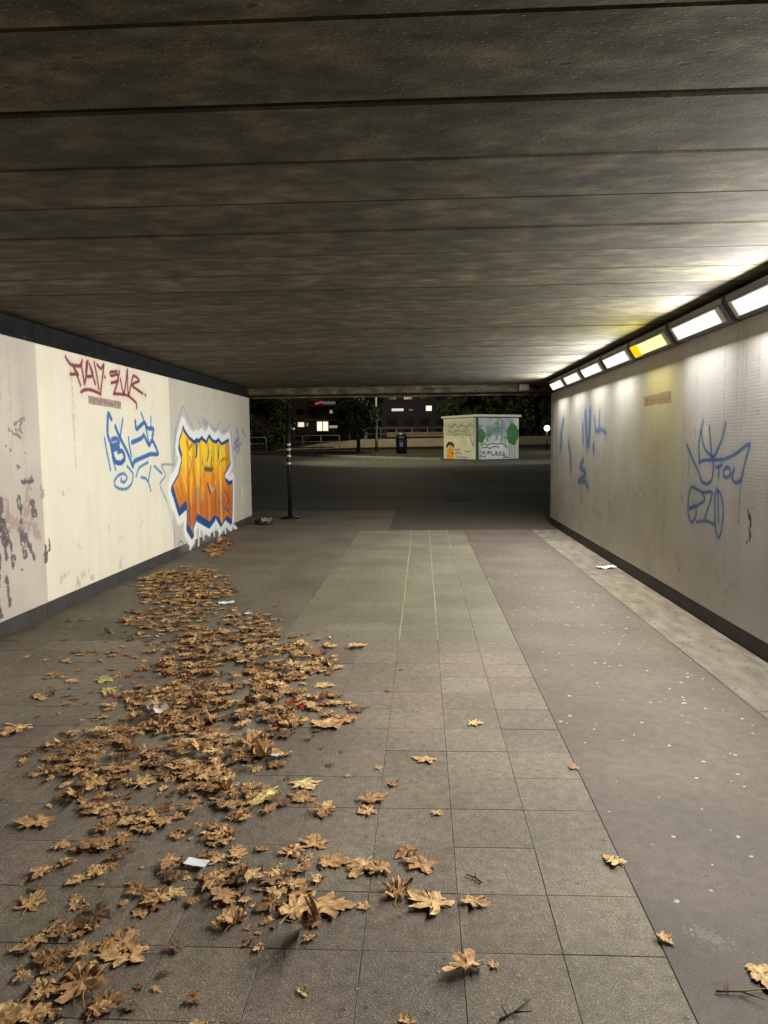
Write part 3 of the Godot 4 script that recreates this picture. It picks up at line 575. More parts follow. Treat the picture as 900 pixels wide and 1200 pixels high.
func add_bevelled(st: SurfaceTool, c: Vector3, size: Vector3, b: float) -> void:
	var h := size / 2.0
	for axis in 3:
		var u := (axis + 1) % 3
		var v := (axis + 2) % 3
		for s in [-1.0, 1.0]:
			var pts := []
			for q in [[-1, -1], [1, -1], [1, 1], [-1, 1]]:
				var p := Vector3.ZERO
				p[axis] = s * h[axis]
				p[u] = q[0] * (h[u] - b)
				p[v] = q[1] * (h[v] - b)
				pts.append(p + c)
			var n := Vector3.ZERO
			n[axis] = s
			poly(st, pts, n)
	for axis in 3:
		var u := (axis + 1) % 3
		var v := (axis + 2) % 3
		for s in [-1.0, 1.0]:
			for t in [-1.0, 1.0]:
				var pts := []
				for q in [[0, -1], [0, 1], [1, 1], [1, -1]]:
					var p := Vector3.ZERO
					p[axis] = q[1] * (h[axis] - b)
					p[u] = s * (h[u] - (b if q[0] else 0.0))
					p[v] = t * (h[v] - (0.0 if q[0] else b))
					pts.append(p + c)
				var n := Vector3.ZERO
				n[u] = s
				n[v] = t
				poly(st, pts, n)
	for sx in [-1.0, 1.0]:
		for sy in [-1.0, 1.0]:
			for sz in [-1.0, 1.0]:
				var n := Vector3(sx, sy, sz)
				var k := n * h + c
				poly(st, [k - Vector3(0, sy * b, sz * b), k - Vector3(sx * b, 0, sz * b), k - Vector3(sx * b, sy * b, 0)], n)


func extruded(profile: PackedVector2Array, along: float) -> ArrayMesh:  # a profile in x and y, drawn out along z about its middle
	var st := start()
	var mid := Vector2.ZERO
	for p in profile:
		mid += p / profile.size()
	for k in profile.size():
		var a := profile[k]
		var b := profile[(k + 1) % profile.size()]
		var out := (a + b) / 2.0 - mid
		poly(st, [Vector3(a.x, a.y, -along / 2), Vector3(b.x, b.y, -along / 2), Vector3(b.x, b.y, along / 2), Vector3(a.x, a.y, along / 2)], Vector3(out.x, out.y, 0))
	for s in [-1.0, 1.0]:
		var pts := []
		for p in profile:
			pts.append(Vector3(p.x, p.y, s * along / 2))
		poly(st, pts, Vector3(0, 0, s))
	return done(st)


func tube(path: Array, radii: Array, sides := 10) -> ArrayMesh:
	var st := SurfaceTool.new()
	st.begin(Mesh.PRIMITIVE_TRIANGLES)
	add_tube(st, path, radii, sides)
	st.generate_normals()
	return st.commit()


func add_tube(st: SurfaceTool, path: Array, radii: Array, sides := 8) -> void:
	var rings := []
	for k in path.size():
		var d: Vector3 = (path[mini(k + 1, path.size() - 1)] - path[maxi(k - 1, 0)]).normalized()
		var u := d.cross(Vector3.RIGHT if absf(d.x) < 0.8 else Vector3.UP).normalized()
		var v := d.cross(u)
		var ring := []
		for i in sides:
			var a := TAU * i / sides
			ring.append(path[k] + (u * cos(a) + v * sin(a)) * radii[k])
		rings.append(ring)
	for k in path.size() - 1:
		for i in sides:
			var j := (i + 1) % sides
			var mid: Vector3 = (path[k] + path[k + 1]) / 2.0
			poly(st, [rings[k][i], rings[k][j], rings[k + 1][j], rings[k + 1][i]], (rings[k][i] + rings[k + 1][j]) / 2.0 - mid)
	for e in [0, path.size() - 1]:
		var d: Vector3 = path[e] - path[1 if e == 0 else e - 1]
		if radii[e] > 0.001:
			poly(st, rings[e], d)


# ---------------------------------------------------------------- materials
func flat(c: Color, rough := 0.8, metal := 0.0) -> StandardMaterial3D:
	var m := StandardMaterial3D.new()
	m.albedo_color = c
	m.roughness = rough
	m.metallic = metal
	return m


func glow(c: Color, energy: float) -> StandardMaterial3D:
	var m := flat(c, 0.5)
	m.emission_enabled = true
	m.emission = c
	m.emission_energy_multiplier = energy
	return m


func noise_bytes(w: int, h: int, freq: float, octaves: int, s: int, seamless := true) -> PackedByteArray:
	var n := FastNoiseLite.new()
	n.seed = s
	n.noise_type = FastNoiseLite.TYPE_SIMPLEX_SMOOTH
	n.frequency = freq
	n.fractal_octaves = octaves
	var im: Image = n.get_seamless_image(w, h) if seamless else n.get_image(w, h)
	im.convert(Image.FORMAT_L8)
	return im.get_data()


# a seamless mineral surface: two tones in patches, grain, flecks
func mineral(size: int, a: Color, b: Color, patch: float, grain: float, flecks: int, fleck: Color, s: int, spots := 0, spot := Color.BLACK) -> Image:
	var coarse := noise_bytes(size, size, patch, 4, s)
	var fine := noise_bytes(size, size, 0.22, 2, s + 7)
	var data := PackedByteArray()
	data.resize(size * size * 3)
	for i in size * size:
		var t := coarse[i] / 255.0
		var g := 1.0 + (fine[i] / 255.0 - 0.5) * grain
		data[i * 3] = clampi(int((a.r + (b.r - a.r) * t) * g * 255.0), 0, 255)
		data[i * 3 + 1] = clampi(int((a.g + (b.g - a.g) * t) * g * 255.0), 0, 255)
		data[i * 3 + 2] = clampi(int((a.b + (b.b - a.b) * t) * g * 255.0), 0, 255)
	var im := Image.create_from_data(size, size, false, Image.FORMAT_RGB8, data)
	var r := RandomNumberGenerator.new()
	r.seed = s
	for k in flecks:
		var c := fleck
		c = c.lerp(b, r.randf() * 0.8)
		var x := r.randi() % size
		var y := r.randi() % size
		im.set_pixel(x, y, c)
		if r.randf() < 0.5:
			im.set_pixel((x + 1) % size, y, c)
		if r.randf() < 0.3:
			im.set_pixel(x, (y + 1) % size, c)
	for k in spots:
		var x := r.randi() % size
		var y := r.randi() % size
		var rad := 1 + r.randi() % 4
		for dx in range(-rad, rad + 1):
			for dy in range(-rad, rad + 1):
				if dx * dx + dy * dy <= rad * rad + r.randi() % 3:
					var px := posmod(x + dx, size)
					var py := posmod(y + dy, size)
					im.set_pixel(px, py, im.get_pixel(px, py).lerp(spot, 0.55))
	return im


func surface(im: Image, scale: Vector3, rough: float, relief := 0.0, tint := Color.WHITE, coarse: Texture2D = null, coarse_scale := Vector3.ONE) -> StandardMaterial3D:
	var m := StandardMaterial3D.new()
	m.albedo_texture = ImageTexture.create_from_image(im)
	m.albedo_color = tint
	m.roughness = rough
	m.uv1_triplanar = true
	m.uv1_world_triplanar = true
	m.uv1_scale = scale
	if relief > 0.0:
		var bumps := im.duplicate()
		bumps.convert(Image.FORMAT_L8)
		m.heightmap_enabled = true
		m.heightmap_texture = ImageTexture.create_from_image(bumps)
		m.heightmap_scale = relief
	if coarse:
		m.detail_enabled = true
		m.detail_blend_mode = BaseMaterial3D.BLEND_MODE_MUL
		m.detail_uv_layer = BaseMaterial3D.DETAIL_UV_2
		m.detail_albedo = coarse
		m.uv2_triplanar = true
		m.uv2_world_triplanar = true
		m.uv2_scale = coarse_scale
	return m


func tinted(m: StandardMaterial3D, c: Color) -> StandardMaterial3D:
	var d: StandardMaterial3D = m.duplicate()
	d.albedo_color = c
	return d


# ---------------------------------------------------------------- painted walls
func painted(d0: float, d1: float, y0: float, y1: float, base: Color, other: Color, marks: Array, far_left: bool, s: int, wear := 0.05) -> Image:
	var w := int((d1 - d0) * PPM)
	var h := int((y1 - y0) * PPM)
	var blot := noise_bytes(w, h, 0.006, 4, s, false)
	var fine := noise_bytes(w, h, 0.25, 2, s + 1, false)
	var narrow := Image.create_from_data(w, maxi(2, h / 24), false, Image.FORMAT_L8, noise_bytes(w, maxi(2, h / 24), 0.02, 4, s + 2, false))
	narrow.resize(w, h, Image.INTERPOLATE_BILINEAR)
	var streak := narrow.get_data()
	var data := PackedByteArray()
	data.resize(w * h * 3)
	for i in w * h:
		var t := blot[i] / 255.0
		var g := 1.0 + (fine[i] / 255.0 - 0.5) * wear + (streak[i] / 255.0 - 0.5) * wear * 0.5
		data[i * 3] = clampi(int((base.r + (other.r - base.r) * t) * g * 255.0), 0, 255)
		data[i * 3 + 1] = clampi(int((base.g + (other.g - base.g) * t) * g * 255.0), 0, 255)
		data[i * 3 + 2] = clampi(int((base.b + (other.b - base.b) * t) * g * 255.0), 0, 255)
	var mid := noise_bytes(w, h, 0.06, 3, s + 3, false)
	for mark in marks:
		var flat_pts: Array = mark[5]
		var pts := PackedVector2Array()
		for k in range(0, flat_pts.size(), 2):
			var u: float = (d1 - flat_pts[k]) if far_left else (flat_pts[k] - d0)
			pts.append(Vector2(u, y1 - flat_pts[k + 1]) * PPM)
		if not mark[4] and pts.size() > 2 and mark[0] in ["maroon", "blue", "bluegrey", "slate", "lavender", "pinkmist", "icemist", "bluesoft", "violet"]:
			pts = rounded(pts)
		var half: float = mark[1] / 2.0 * PPM
		var soft: float = maxf(mark[2] * PPM, 1.0)
		var reach := half + soft
		var box := Rect2(pts[0], Vector2.ZERO)
		for p in pts:
			box = box.expand(p)
		box = box.grow(reach).intersection(Rect2(0, 0, w, h))
		if box.size.x < 1 or box.size.y < 1:
			continue
		var bx := int(box.position.x)
		var by := int(box.position.y)
		var bw := mini(int(box.size.x) + 1, w - bx)
		var bh := mini(int(box.size.y) + 1, h - by)
		var cover := PackedFloat32Array()
		cover.resize(bw * bh)
		if mark[4]:
			for y in bh:
				for x in bw:
					if Geometry2D.is_point_in_polygon(Vector2(bx + x + 0.5, by + y + 0.5), pts):
						cover[y * bw + x] = 1.0
		else:
			for k in pts.size() - 1:
				var a := pts[k]
				var b := pts[k + 1]
				var seg := Rect2(a, Vector2.ZERO).expand(b).grow(reach)
				var x0 := maxi(bx, int(seg.position.x))
				var x1 := mini(bx + bw, int(seg.end.x) + 1)
				var yy0 := maxi(by, int(seg.position.y))
				var yy1 := mini(by + bh, int(seg.end.y) + 1)
				var ab := b - a
				var l2 := maxf(ab.length_squared(), 0.0001)
				for y in range(yy0, yy1):
					for x in range(x0, x1):
						var p := Vector2(x + 0.5, y + 0.5)
						var t := clampf((p - a).dot(ab) / l2, 0.0, 1.0)
						var c := (half - p.distance_to(a + ab * t)) / soft + 0.5
						var i := (y - by) * bw + x - bx
						if c > cover[i]:
							cover[i] = minf(c, 1.0)
		var col: Color = PAINT.get(mark[0], Color(0.9, 0.6, 0.1))
		var fill: bool = mark[0] == "fill"
		var hand: bool = mark[0] in ["maroon", "blue", "bluegrey", "slate", "lavender", "violet"]
		var patchy: bool = mark[0] in ["char", "mauve", "tar", "scuff"]
		for y in bh:
			if fill:  # the piece's own paint runs from yellow to orange to rust
				var up: float = y1 - (by + y) / PPM
				var t := clampf((1.85 - up) / 1.45, 0.0, 1.0)
				col = Color(0.97, 0.80, 0.16).lerp(Color(0.93, 0.58, 0.10), smoothstep(0.34, 0.62, t)).lerp(Color(0.74, 0.38, 0.14), smoothstep(0.55, 0.92, t))
			for x in bw:
				var c: float = cover[y * bw + x]
				if c <= 0.0:
					continue
				var i := (by + y) * w + bx + x
				var grain := fine[i] / 255.0
				var st := streak[i] / 255.0
				if hand:  # the can was never held at one distance
					c = clampf(c * 1.25 - (1.0 - mid[i] / 255.0) * 0.5 + 0.08, 0.0, 1.0)
				if patchy:
					c = clampf((c - 0.32 + (mid[i] / 255.0 - 0.5) * 2.6 + (grain - 0.5) * 0.8) * 3.0, 0.0, 1.0)
				c *= mark[3] * (0.86 + 0.28 * (grain - 0.5) + 0.1)
				c = clampf(c, 0.0, 1.0)
				var q := col
				if fill:
					q = q.lerp(Color(0.96, 0.86, 0.35), clampf((st - 0.55) * 2.2, 0.0, 0.6)).lerp(Color(0.62, 0.34, 0.10), clampf((0.42 - st) * 2.0, 0.0, 0.5))
				data[i * 3] = int(lerpf(data[i * 3], q.r * 255.0, c))
				data[i * 3 + 1] = int(lerpf(data[i * 3 + 1], q.g * 255.0, c))
				data[i * 3 + 2] = int(lerpf(data[i * 3 + 2], q.b * 255.0, c))
	return Image.create_from_data(w, h, false, Image.FORMAT_RGB8, data)


func rounded(p: PackedVector2Array) -> PackedVector2Array:  # a hand-drawn line through the points
	var out := PackedVector2Array()
	for k in p.size() - 1:
		var a := p[maxi(k - 1, 0)]
		var d := p[mini(k + 2, p.size() - 1)]
		for i in 4:
			out.append(p[k].cubic_interpolate(p[k + 1], p[k].lerp(a, 0.7), p[k + 1].lerp(d, 0.7), i / 4.0))
	out.append(p[p.size() - 1])
	return out


# small square mosaic under the paint, 25 mm pitch
func mosaic(w: int, h: int) -> Image:
	var r := RandomNumberGenerator.new()
	r.seed = 5
	var n := 40
	var tile := Image.create_empty(n * 5, n * 5, false, Image.FORMAT_L8)
	for ty in n:
		for tx in n:
			var lift := 0.62 + r.randf() * 0.2
			var lean := (r.randf() - 0.5) * 0.1
			for y in 5:
				for x in 5:
					var v := 0.25 if x == 0 or y == 0 else lift + lean * (x - 2)
					tile.set_pixel(tx * 5 + x, ty * 5 + y, Color(v, v, v))
	var im := Image.create_empty(w, h, false, Image.FORMAT_L8)
	for y in range(0, h, n * 5):
		for x in range(0, w, n * 5):
			im.blit_rect(tile, Rect2i(0, 0, n * 5, n * 5), Vector2i(x, y))
	return im


func wall_paint(im: Image, rough: float, relief: float) -> StandardMaterial3D:
	var m := StandardMaterial3D.new()
	m.albedo_texture = ImageTexture.create_from_image(im)
	m.roughness = rough
	m.metallic_specular = 0.5
	m.texture_repeat = false
	if relief > 0.0:
		m.heightmap_enabled = true
		m.heightmap_texture = ImageTexture.create_from_image(mosaic(im.get_width(), im.get_height()))
		m.heightmap_scale = relief
	return m


# a slab of cladding facing along +x (side 1, the left wall) or -x; local origin at its lower near corner on the face
func cladding(long: float, high: float, thick: float, side: float) -> ArrayMesh:
	var st := start()
	var b := 0.008
	var x0 := 0.0
	var x1 := -side * thick
	var f := [Vector3(x0, b, -b), Vector3(x0, b, -long + b), Vector3(x0, high - b, -long + b), Vector3(x0, high - b, -b)]
	var o := [Vector3(x0 - side * b, 0, 0), Vector3(x0 - side * b, 0, -long), Vector3(x0 - side * b, high, -long), Vector3(x0 - side * b, high, 0)]
	var uv := func(p: Vector3) -> Vector2:
		var u := -p.z / long
		return Vector2(u if side > 0 else 1.0 - u, 1.0 - p.y / high)
	poly(st, f, Vector3(side, 0, 0), f.map(uv))
	for k in 4:
		var j := (k + 1) % 4
		var q := [f[k], f[j], o[j], o[k]]
		var mid: Vector3 = (f[k] + f[j]) / 2.0 - Vector3(0, high / 2, -long / 2)
		poly(st, q, Vector3(side, 0, 0) + mid * 0.1, q.map(uv))
		var back := [o[k], o[j], Vector3(x1, o[j].y, o[j].z), Vector3(x1, o[k].y, o[k].z)]
		poly(st, back, mid, back.map(uv))
	return done(st)


# ---------------------------------------------------------------- leaves
const LEAF_HALF := [[0.0, -0.02], [0.10, -0.12], [0.24, -0.20], [0.36, -0.16], [0.50, -0.10], [0.42, 0.0], [0.46, 0.10], [0.33, 0.15], [0.44, 0.24], [0.50, 0.33], [0.62, 0.44], [0.50, 0.47], [0.44, 0.56], [0.33, 0.48], [0.23, 0.46], [0.25, 0.58], [0.33, 0.68], [0.21, 0.73], [0.17, 0.85], [0.07, 0.92], [0.0, 1.04]]


func leaf_mesh(s: int, curl: float, fold: float, crumple: float) -> ArrayMesh:
	var r := RandomNumberGenerator.new()
	r.seed = s
	var n := FastNoiseLite.new()
	n.seed = s
	n.frequency = 2.2
	var outline := []
	for k in LEAF_HALF.size():
		outline.append(Vector2(LEAF_HALF[k][0] * (r.randf_range(0.8, 1.12) if r.randf() < 0.85 else r.randf_range(0.5, 0.8)), LEAF_HALF[k][1] * r.randf_range(0.9, 1.06)))
	for k in range(LEAF_HALF.size() - 2, 0, -1):
		outline.append(Vector2(-LEAF_HALF[k][0] * (r.randf_range(0.8, 1.12) if r.randf() < 0.85 else r.randf_range(0.5, 0.8)), LEAF_HALF[k][1] * r.randf_range(0.9, 1.06)))
	var mid := Vector2(0, 0.22)
	var axis := r.randf_range(-0.6, 0.6)
	var lean := r.randf_range(-0.5, 0.5)
	var rise := func(p: Vector2) -> Vector3:
		var q := p - Vector2(0, 0.35)
		var across := q.x * cos(axis) + q.y * sin(axis)
		var y := curl * across * across + fold * absf(p.x) + lean * curl * q.y * absf(q.y)
		y += crumple * n.get_noise_2d(p.x * 1.3, p.y * 1.3) + crumple * 0.5 * n.get_noise_2d(p.x * 3.5 + 9, p.y * 3.5)
		return Vector3(q.x * (1.0 - 0.25 * absf(fold)), y, -q.y)
	var st := SurfaceTool.new()
	st.begin(Mesh.PRIMITIVE_TRIANGLES)
	var low := 9.0
	var rings := []
	for f in [0.0, 0.4, 0.72, 1.0]:
		var ring := []
		for p in outline:
			var q: Vector2 = mid.lerp(p, f)
			var v: Vector3 = rise.call(q)
			low = minf(low, v.y)
			ring.append([v, Vector2(q.x * 0.75 + 0.5, 0.85 - q.y * 0.7)])
		rings.append(ring)
	var count := outline.size()
	for k in 3:
		for i in count:
			var j := (i + 1) % count
			var a: Array = rings[k][i]
			var b: Array = rings[k][j]
			var c: Array = rings[k + 1][j]
			var d: Array = rings[k + 1][i]
			for v in ([a, c, d] if k == 0 else [a, b, c, a, c, d]):
				st.set_uv(v[1])
				st.add_vertex(v[0] - Vector3(0, low, 0))
	# the stalk
	var foot: Vector3 = rise.call(Vector2(0, 0.0)) - Vector3(0, low, 0)
	var bend := r.randf_range(-0.2, 0.2)
	var tip := Vector3(bend, maxf(0.01, foot.y * 0.5), foot.z + 0.42)
	var mids := (foot + tip) / 2.0 + Vector3(bend * 0.3, 0.02, 0)
	for seg in [[foot, mids], [mids, tip]]:
		for side in [Vector3(0.013, 0, 0), Vector3(0, 0.013, 0)]:
			for v in [seg[0] - side, seg[0] + side, seg[1] + side, seg[0] - side, seg[1] + side, seg[1] - side]:
				st.set_uv(Vector2(0.5, 0.8))
				st.add_vertex(v)
	st.index()
	st.generate_normals()
	return st.commit()


func leaf_print() -> ImageTexture:
	var size := 128
	var n := noise_bytes(size, size, 0.035, 4, 31)
	var f := noise_bytes(size, size, 0.2, 2, 32)
	var im := Image.create_empty(size, size, false, Image.FORMAT_RGB8)
	for y in size:
		for x in size:
			var p := Vector2((x / float(size) - 0.5) / 0.75, (0.85 - y / float(size)) / 0.7)
			var t := n[y * size + x] / 255.0
			var v := 0.80 + 0.45 * (t - 0.5) + 0.2 * (f[y * size + x] / 255.0 - 0.5)
			var vein := 1.0
			for a in [0.0, 0.72, -0.72, 1.6, -1.6]:
				var d := Vector2(sin(float(a)), cos(float(a)))
				var along: float = p.dot(d)
				if along > 0.0:
					vein = minf(vein, absf(p.dot(Vector2(d.y, -d.x))) / (0.014 - along * 0.008))
			if vein < 1.0:
				v = minf(1.0, v * 1.3)
			im.set_pixel(x, y, Color(v, v * (0.92 + 0.08 * t), v * (0.85 + 0.12 * t)))
	return ImageTexture.create_from_image(im)


# ---------------------------------------------------------------- terrain outside
func rise_at(z: float) -> float:
	return clampf((-z - 17.0) * 0.0235, 0.0, 1.08)


func kerb_z(x: float) -> float:
	return -41.0 if x > 1.1 else -41.0 + (x - 1.1) * 0.887


func sheet(xs: Array, zs: Array, up: Callable) -> ArrayMesh:
	var st := SurfaceTool.new()
	st.begin(Mesh.PRIMITIVE_TRIANGLES)
	for i in xs.size() - 1:
		for j in zs.size() - 1:
			var q := []
			for c in [[i, j], [i + 1, j], [i + 1, j + 1], [i, j + 1]]:
				q.append(up.call(xs[c[0]], zs[c[1]]))
			poly(st, q, Vector3.UP)
	st.generate_normals()
	return st.commit()


func tree(label: String, at: Vector3, tall: float, wide: float, low: float, leaves: int, bark: Material, green: Material, s: int, group := "") -> void:
	var t := thing("leafy_tree", label, "tree", at, 0.0, group)
	var r := RandomNumberGenerator.new()
	r.seed = s
	var st := SurfaceTool.new()
	st.begin(Mesh.PRIMITIVE_TRIANGLES)
	var top := Vector3(r.randf_range(-0.2, 0.2), tall * 0.8, r.randf_range(-0.2, 0.2))
	add_tube(st, [Vector3(0, -0.1, 0), Vector3(0.02, low, 0), top], [0.11 * tall / 4.0, 0.08 * tall / 4.0, 0.02], 8)
	var clumps := []
	for k in 26:
		var a := r.randf() * TAU
		var h := r.randf()
		var y := lerpf(low, tall, h)
		var reach := wide * sqrt(maxf(0.05, 1.0 - pow(2.0 * h - 0.9, 2.0))) * r.randf_range(0.35, 0.95)
		var c := Vector3(cos(a) * reach, y, sin(a) * reach)
		clumps.append([c, r.randf_range(0.3, 0.55) * wide * 0.7])
		if k % 3 == 0:
			var from := Vector3(0.02, lerpf(low * 0.8, tall * 0.6, h), 0)
			add_tube(st, [from, (from + c) / 2.0 + Vector3(0, 0.15, 0), c], [0.04 * tall / 4.0, 0.025 * tall / 4.0, 0.005], 5)
	st.generate_normals()
	part("trunk", st.commit(), bark, t)
	var cr := SurfaceTool.new()
	cr.begin(Mesh.PRIMITIVE_TRIANGLES)
	for k in leaves:
		var cl: Array = clumps[r.randi() % clumps.size()]
		var d: Vector3 = Vector3(r.randfn(), r.randfn() * 0.75, r.randfn()).limit_length(2.2) * 0.5 * cl[1]
		var c: Vector3 = cl[0] + d
		var u := Vector3(r.randfn(), r.randfn(), r.randfn()).normalized()
		var v := u.cross(Vector3(r.randfn(), r.randfn(), r.randfn())).normalized()
		var size := r.randf_range(0.06, 0.13) * tall / 4.0
		for p in [c - u * size, c + v * size * 0.6, c + u * size, c - u * size, c + u * size, c - v * size * 0.6]:
			cr.add_vertex(p)
	cr.generate_normals()
	part("crown", cr.commit(), green, t)


func street_lamp(label: String, at: Vector3, tall: float, reach: Vector3, c: Color, energy: float, steel: Material, aim := Vector3.ZERO) -> void:
	var t := thing("street_lamp", label, "street lamp", at)
	part("pole", tube([Vector3(0, -0.1, 0), Vector3(0, 1.1, 0), Vector3(0, 1.15, 0), Vector3(0, tall, 0)], [0.11, 0.11, 0.085, 0.06], 12), steel, t)
	part("arm", tube([Vector3(0, tall - 0.05, 0), reach * 0.5 + Vector3(0, tall + 0.12, 0), reach + Vector3(0, tall + 0.15, 0)], [0.05, 0.04, 0.035], 8), steel, t)
	var head := part("lamp_head", bevelled(Vector3(0.7, 0.12, 0.3), 0.04), steel, t, reach + Vector3(0, tall + 0.15, 0), Vector3(0, atan2(-reach.z, reach.x), 0))
	part("lens", bevelled(Vector3(0.34, 0.09, 0.16), 0.012), glow(c, 6.0), head, Vector3(0.05, -0.10, 0))
	var l: Light3D
	if aim == Vector3.ZERO:
		l = OmniLight3D.new()
		l.omni_range = 90.0
		l.omni_attenuation = 2.0
	else:  # an added unseen lamp, its beam turned towards the hut
		l = SpotLight3D.new()
		l.spot_range = 90.0
		l.spot_attenuation = 2.0
		l.spot_angle = 48.0
		l.spot_angle_attenuation = 0.7
	l.name = "lamp_glow"
	l.light_color = c
	l.light_energy = energy
	l.light_size = 0.05
	l.shadow_enabled = true
	head.add_child(l)
	l.position = Vector3(0.05, -0.10, 0)
	if aim != Vector3.ZERO:
		l.look_at_from_position(l.global_position, aim)


# ================================================================ the scene
func _ready() -> void:
	rng.seed = 20
	# camera
	var cam := Camera3D.new()
	cam.name = "camera"
	cam.fov = rad_to_deg(2.0 * atan(600.0 / 895.0))
	cam.near = 0.05
	cam.far = 1200.0
	add_child(cam)
	cam.position = Vector3(0, EYE, 0)
	cam.rotation = Vector3(deg_to_rad(-5.15), deg_to_rad(2.9), deg_to_rad(-0.6))
	cam.current = true
	# night sky and exposure
	var env := Environment.new()
	env.background_mode = Environment.BG_SKY
	var sky_mat := ProceduralSkyMaterial.new()
	sky_mat.sky_top_color = Color(0.21, 0.225, 0.235)
	sky_mat.sky_horizon_color = Color(0.31, 0.31, 0.295)
	sky_mat.ground_bottom_color = Color(0.05, 0.05, 0.05)
	sky_mat.ground_horizon_color = Color(0.12, 0.12, 0.11)
	env.sky = Sky.new()
	env.sky.sky_material = sky_mat
	env.background_energy_multiplier = 0.9
	env.tonemap_mode = Environment.TONE_MAPPER_LINEAR
	env.tonemap_exposure = 1.0
	env.sdfgi_enabled = true
	env.ssao_enabled = true
	env.ssil_enabled = true
	var we := WorldEnvironment.new()
	we.name = "environment"
	we.environment = env
	add_child(we)

	build_ground()
	build_deck()
	build_walls()
	build_fittings()
	build_outside()
	build_leaves()
	build_litter()


const LAMP_COLOR := Color(1.0, 0.99, 0.965)
const LAMP_ENERGY := 7.1


# ---------------------------------------------------------------- floor and ground
func build_ground() -> void:
	var coarse := ImageTexture.create_from_image(mineral(256, Color(0.80, 0.80, 0.80), Color(1, 1, 1), 0.012, 0.10, 0, Color.WHITE, 60))
	var slab_im := mineral(512, Color(0.410, 0.370, 0.325), Color(0.510, 0.468, 0.418), 0.03, 0.6, 9500, Color(0.78, 0.74, 0.67), 11, 25, Color(0.24, 0.22, 0.19))
	var slab_mat := surface(slab_im, Vector3(1.1, 1.1, 1.1), 0.72, 0.35, Color.WHITE, coarse, Vector3(0.23, 0.23, 0.23))
	var far_im := mineral(512, Color(0.405, 0.388, 0.33), Color(0.485, 0.465, 0.40), 0.03, 0.3, 2500, Color(0.64, 0.61, 0.50), 12, 120, Color(0.3, 0.28, 0.22))
	var far_mat := surface(far_im, Vector3(1.1, 1.1, 1.1), 0.68, 0.2, Color.WHITE, coarse, Vector3(0.23, 0.23, 0.23))
	var tar_im := mineral(512, Color(0.335, 0.290, 0.252), Color(0.405, 0.355, 0.312), 0.02, 0.45, 1800, Color(0.52, 0.48, 0.44), 13, 20, Color(0.25, 0.22, 0.2))
	var tar_mat := surface(tar_im, Vector3(1.0, 1.0, 1.0), 0.70, 0.2, Color.WHITE, coarse, Vector3(0.31, 0.31, 0.31))
	var grey_im := mineral(512, Color(0.375, 0.345, 0.29), Color(0.44, 0.408, 0.345), 0.02, 0.3, 2200, Color(0.52, 0.49, 0.43), 17, 120, Color(0.23, 0.21, 0.18))
	var grey_mat := surface(grey_im, Vector3(1.0, 1.0, 1.0), 0.75, 0.25, Color.WHITE, coarse, Vector3(0.27, 0.27, 0.27))
	var kerb_im := mineral(512, Color(0.37, 0.335, 0.29), Color(0.53, 0.50, 0.455), 0.014, 0.3, 900, Color(0.66, 0.62, 0.55), 14, 160, Color(0.25, 0.20, 0.16))
	var kerb_mat := surface(kerb_im, Vector3(0.9, 0.9, 0.33), 0.8, 0.3)
	var plaza_im := mineral(512, Color(0.235, 0.235, 0.19), Color(0.325, 0.32, 0.26), 0.02, 0.4, 2600, Color(0.38, 0.37, 0.33), 15, 150, Color(0.19, 0.19, 0.17))
	var plaza_mat := surface(plaza_im, Vector3(0.5, 0.5, 0.5), 0.8, 0.3, Color.WHITE, coarse, Vector3(0.05, 0.05, 0.05))
	var verge_im := mineral(256, Color(0.13, 0.14, 0.08), Color(0.24, 0.235, 0.14), 0.04, 0.8, 900, Color(0.3, 0.27, 0.15), 16)
	var joint_mat := surface(mineral(128, Color(0.34, 0.31, 0.275), Color(0.41, 0.375, 0.335), 0.05, 0.4, 60, Color(0.4, 0.38, 0.34), 19), Vector3(2, 2, 2), 0.95)

	# the land, one sheet to the horizon
	structure("ground", sheet([-500.0, -60.0, -8.0, 8.0, 60.0, 500.0], [300.0, 20.0, -17.0, -63.0, -200.0, -800.0], func(x: float, z: float) -> Vector3: return Vector3(x, rise_at(z) - 0.08, z)), surface(verge_im, Vector3(0.4, 0.4, 0.4), 0.95))
	# dark asphalt square beyond the underpass, rising gently to a kerb
	var xs := [-60.0, -40.0, -25.0, -11.3, -7.0, -3.84, 1.1, 8.0, 30.0, 60.0]
	var ts := [0.0, 0.129, 0.3, 0.5, 0.75, 1.0]
	structure("road", sheet(xs, ts, func(x: float, t: float) -> Vector3:
		var z := lerpf(-13.3, kerb_z(x), t) if t != 0.129 else -17.0
		return Vector3(x, rise_at(z), z)), plaza_mat)
	structure("pavement", bevelled(Vector3(3.25, 0.06, 3.98), 0.006), grey_mat, Vector3(-2.22, -0.026, -15.295))
	# old repairs and a drain cover in the asphalt
	var patch_mats := [tinted(plaza_mat, Color(1.22, 1.2, 1.15)), tinted(plaza_mat, Color(0.74, 0.75, 0.76)), tinted(plaza_mat, Color(1.1, 1.1, 1.02))]
	for q in [[5.2, -22.6, 6.5, 2.2, 0], [-1.0, -20.6, 5.2, 1.1, 1], [-5.5, -26.0, 3.0, 5.0, 2], [1.8, -28.5, 1.4, 6.0, 1], [-2.2, -35.5, 7.0, 1.6, 0], [3.6, -34.0, 3.0, 2.0, 2]]:
		structure("asphalt_patch", sheet([q[0] - q[2] / 2, q[0] + q[2] / 2], [q[1] + q[3] / 2, q[1] - q[3] / 2], func(x: float, z: float) -> Vector3: return Vector3(x, rise_at(z) + 0.004, z)), patch_mats[q[4]])
	structure("drain_cover", bevelled(Vector3(0.6, 0.03, 0.6), 0.008), flat(Color(0.17, 0.17, 0.16), 0.85), Vector3(0.9, rise_at(-19.5) - 0.008, -19.5))
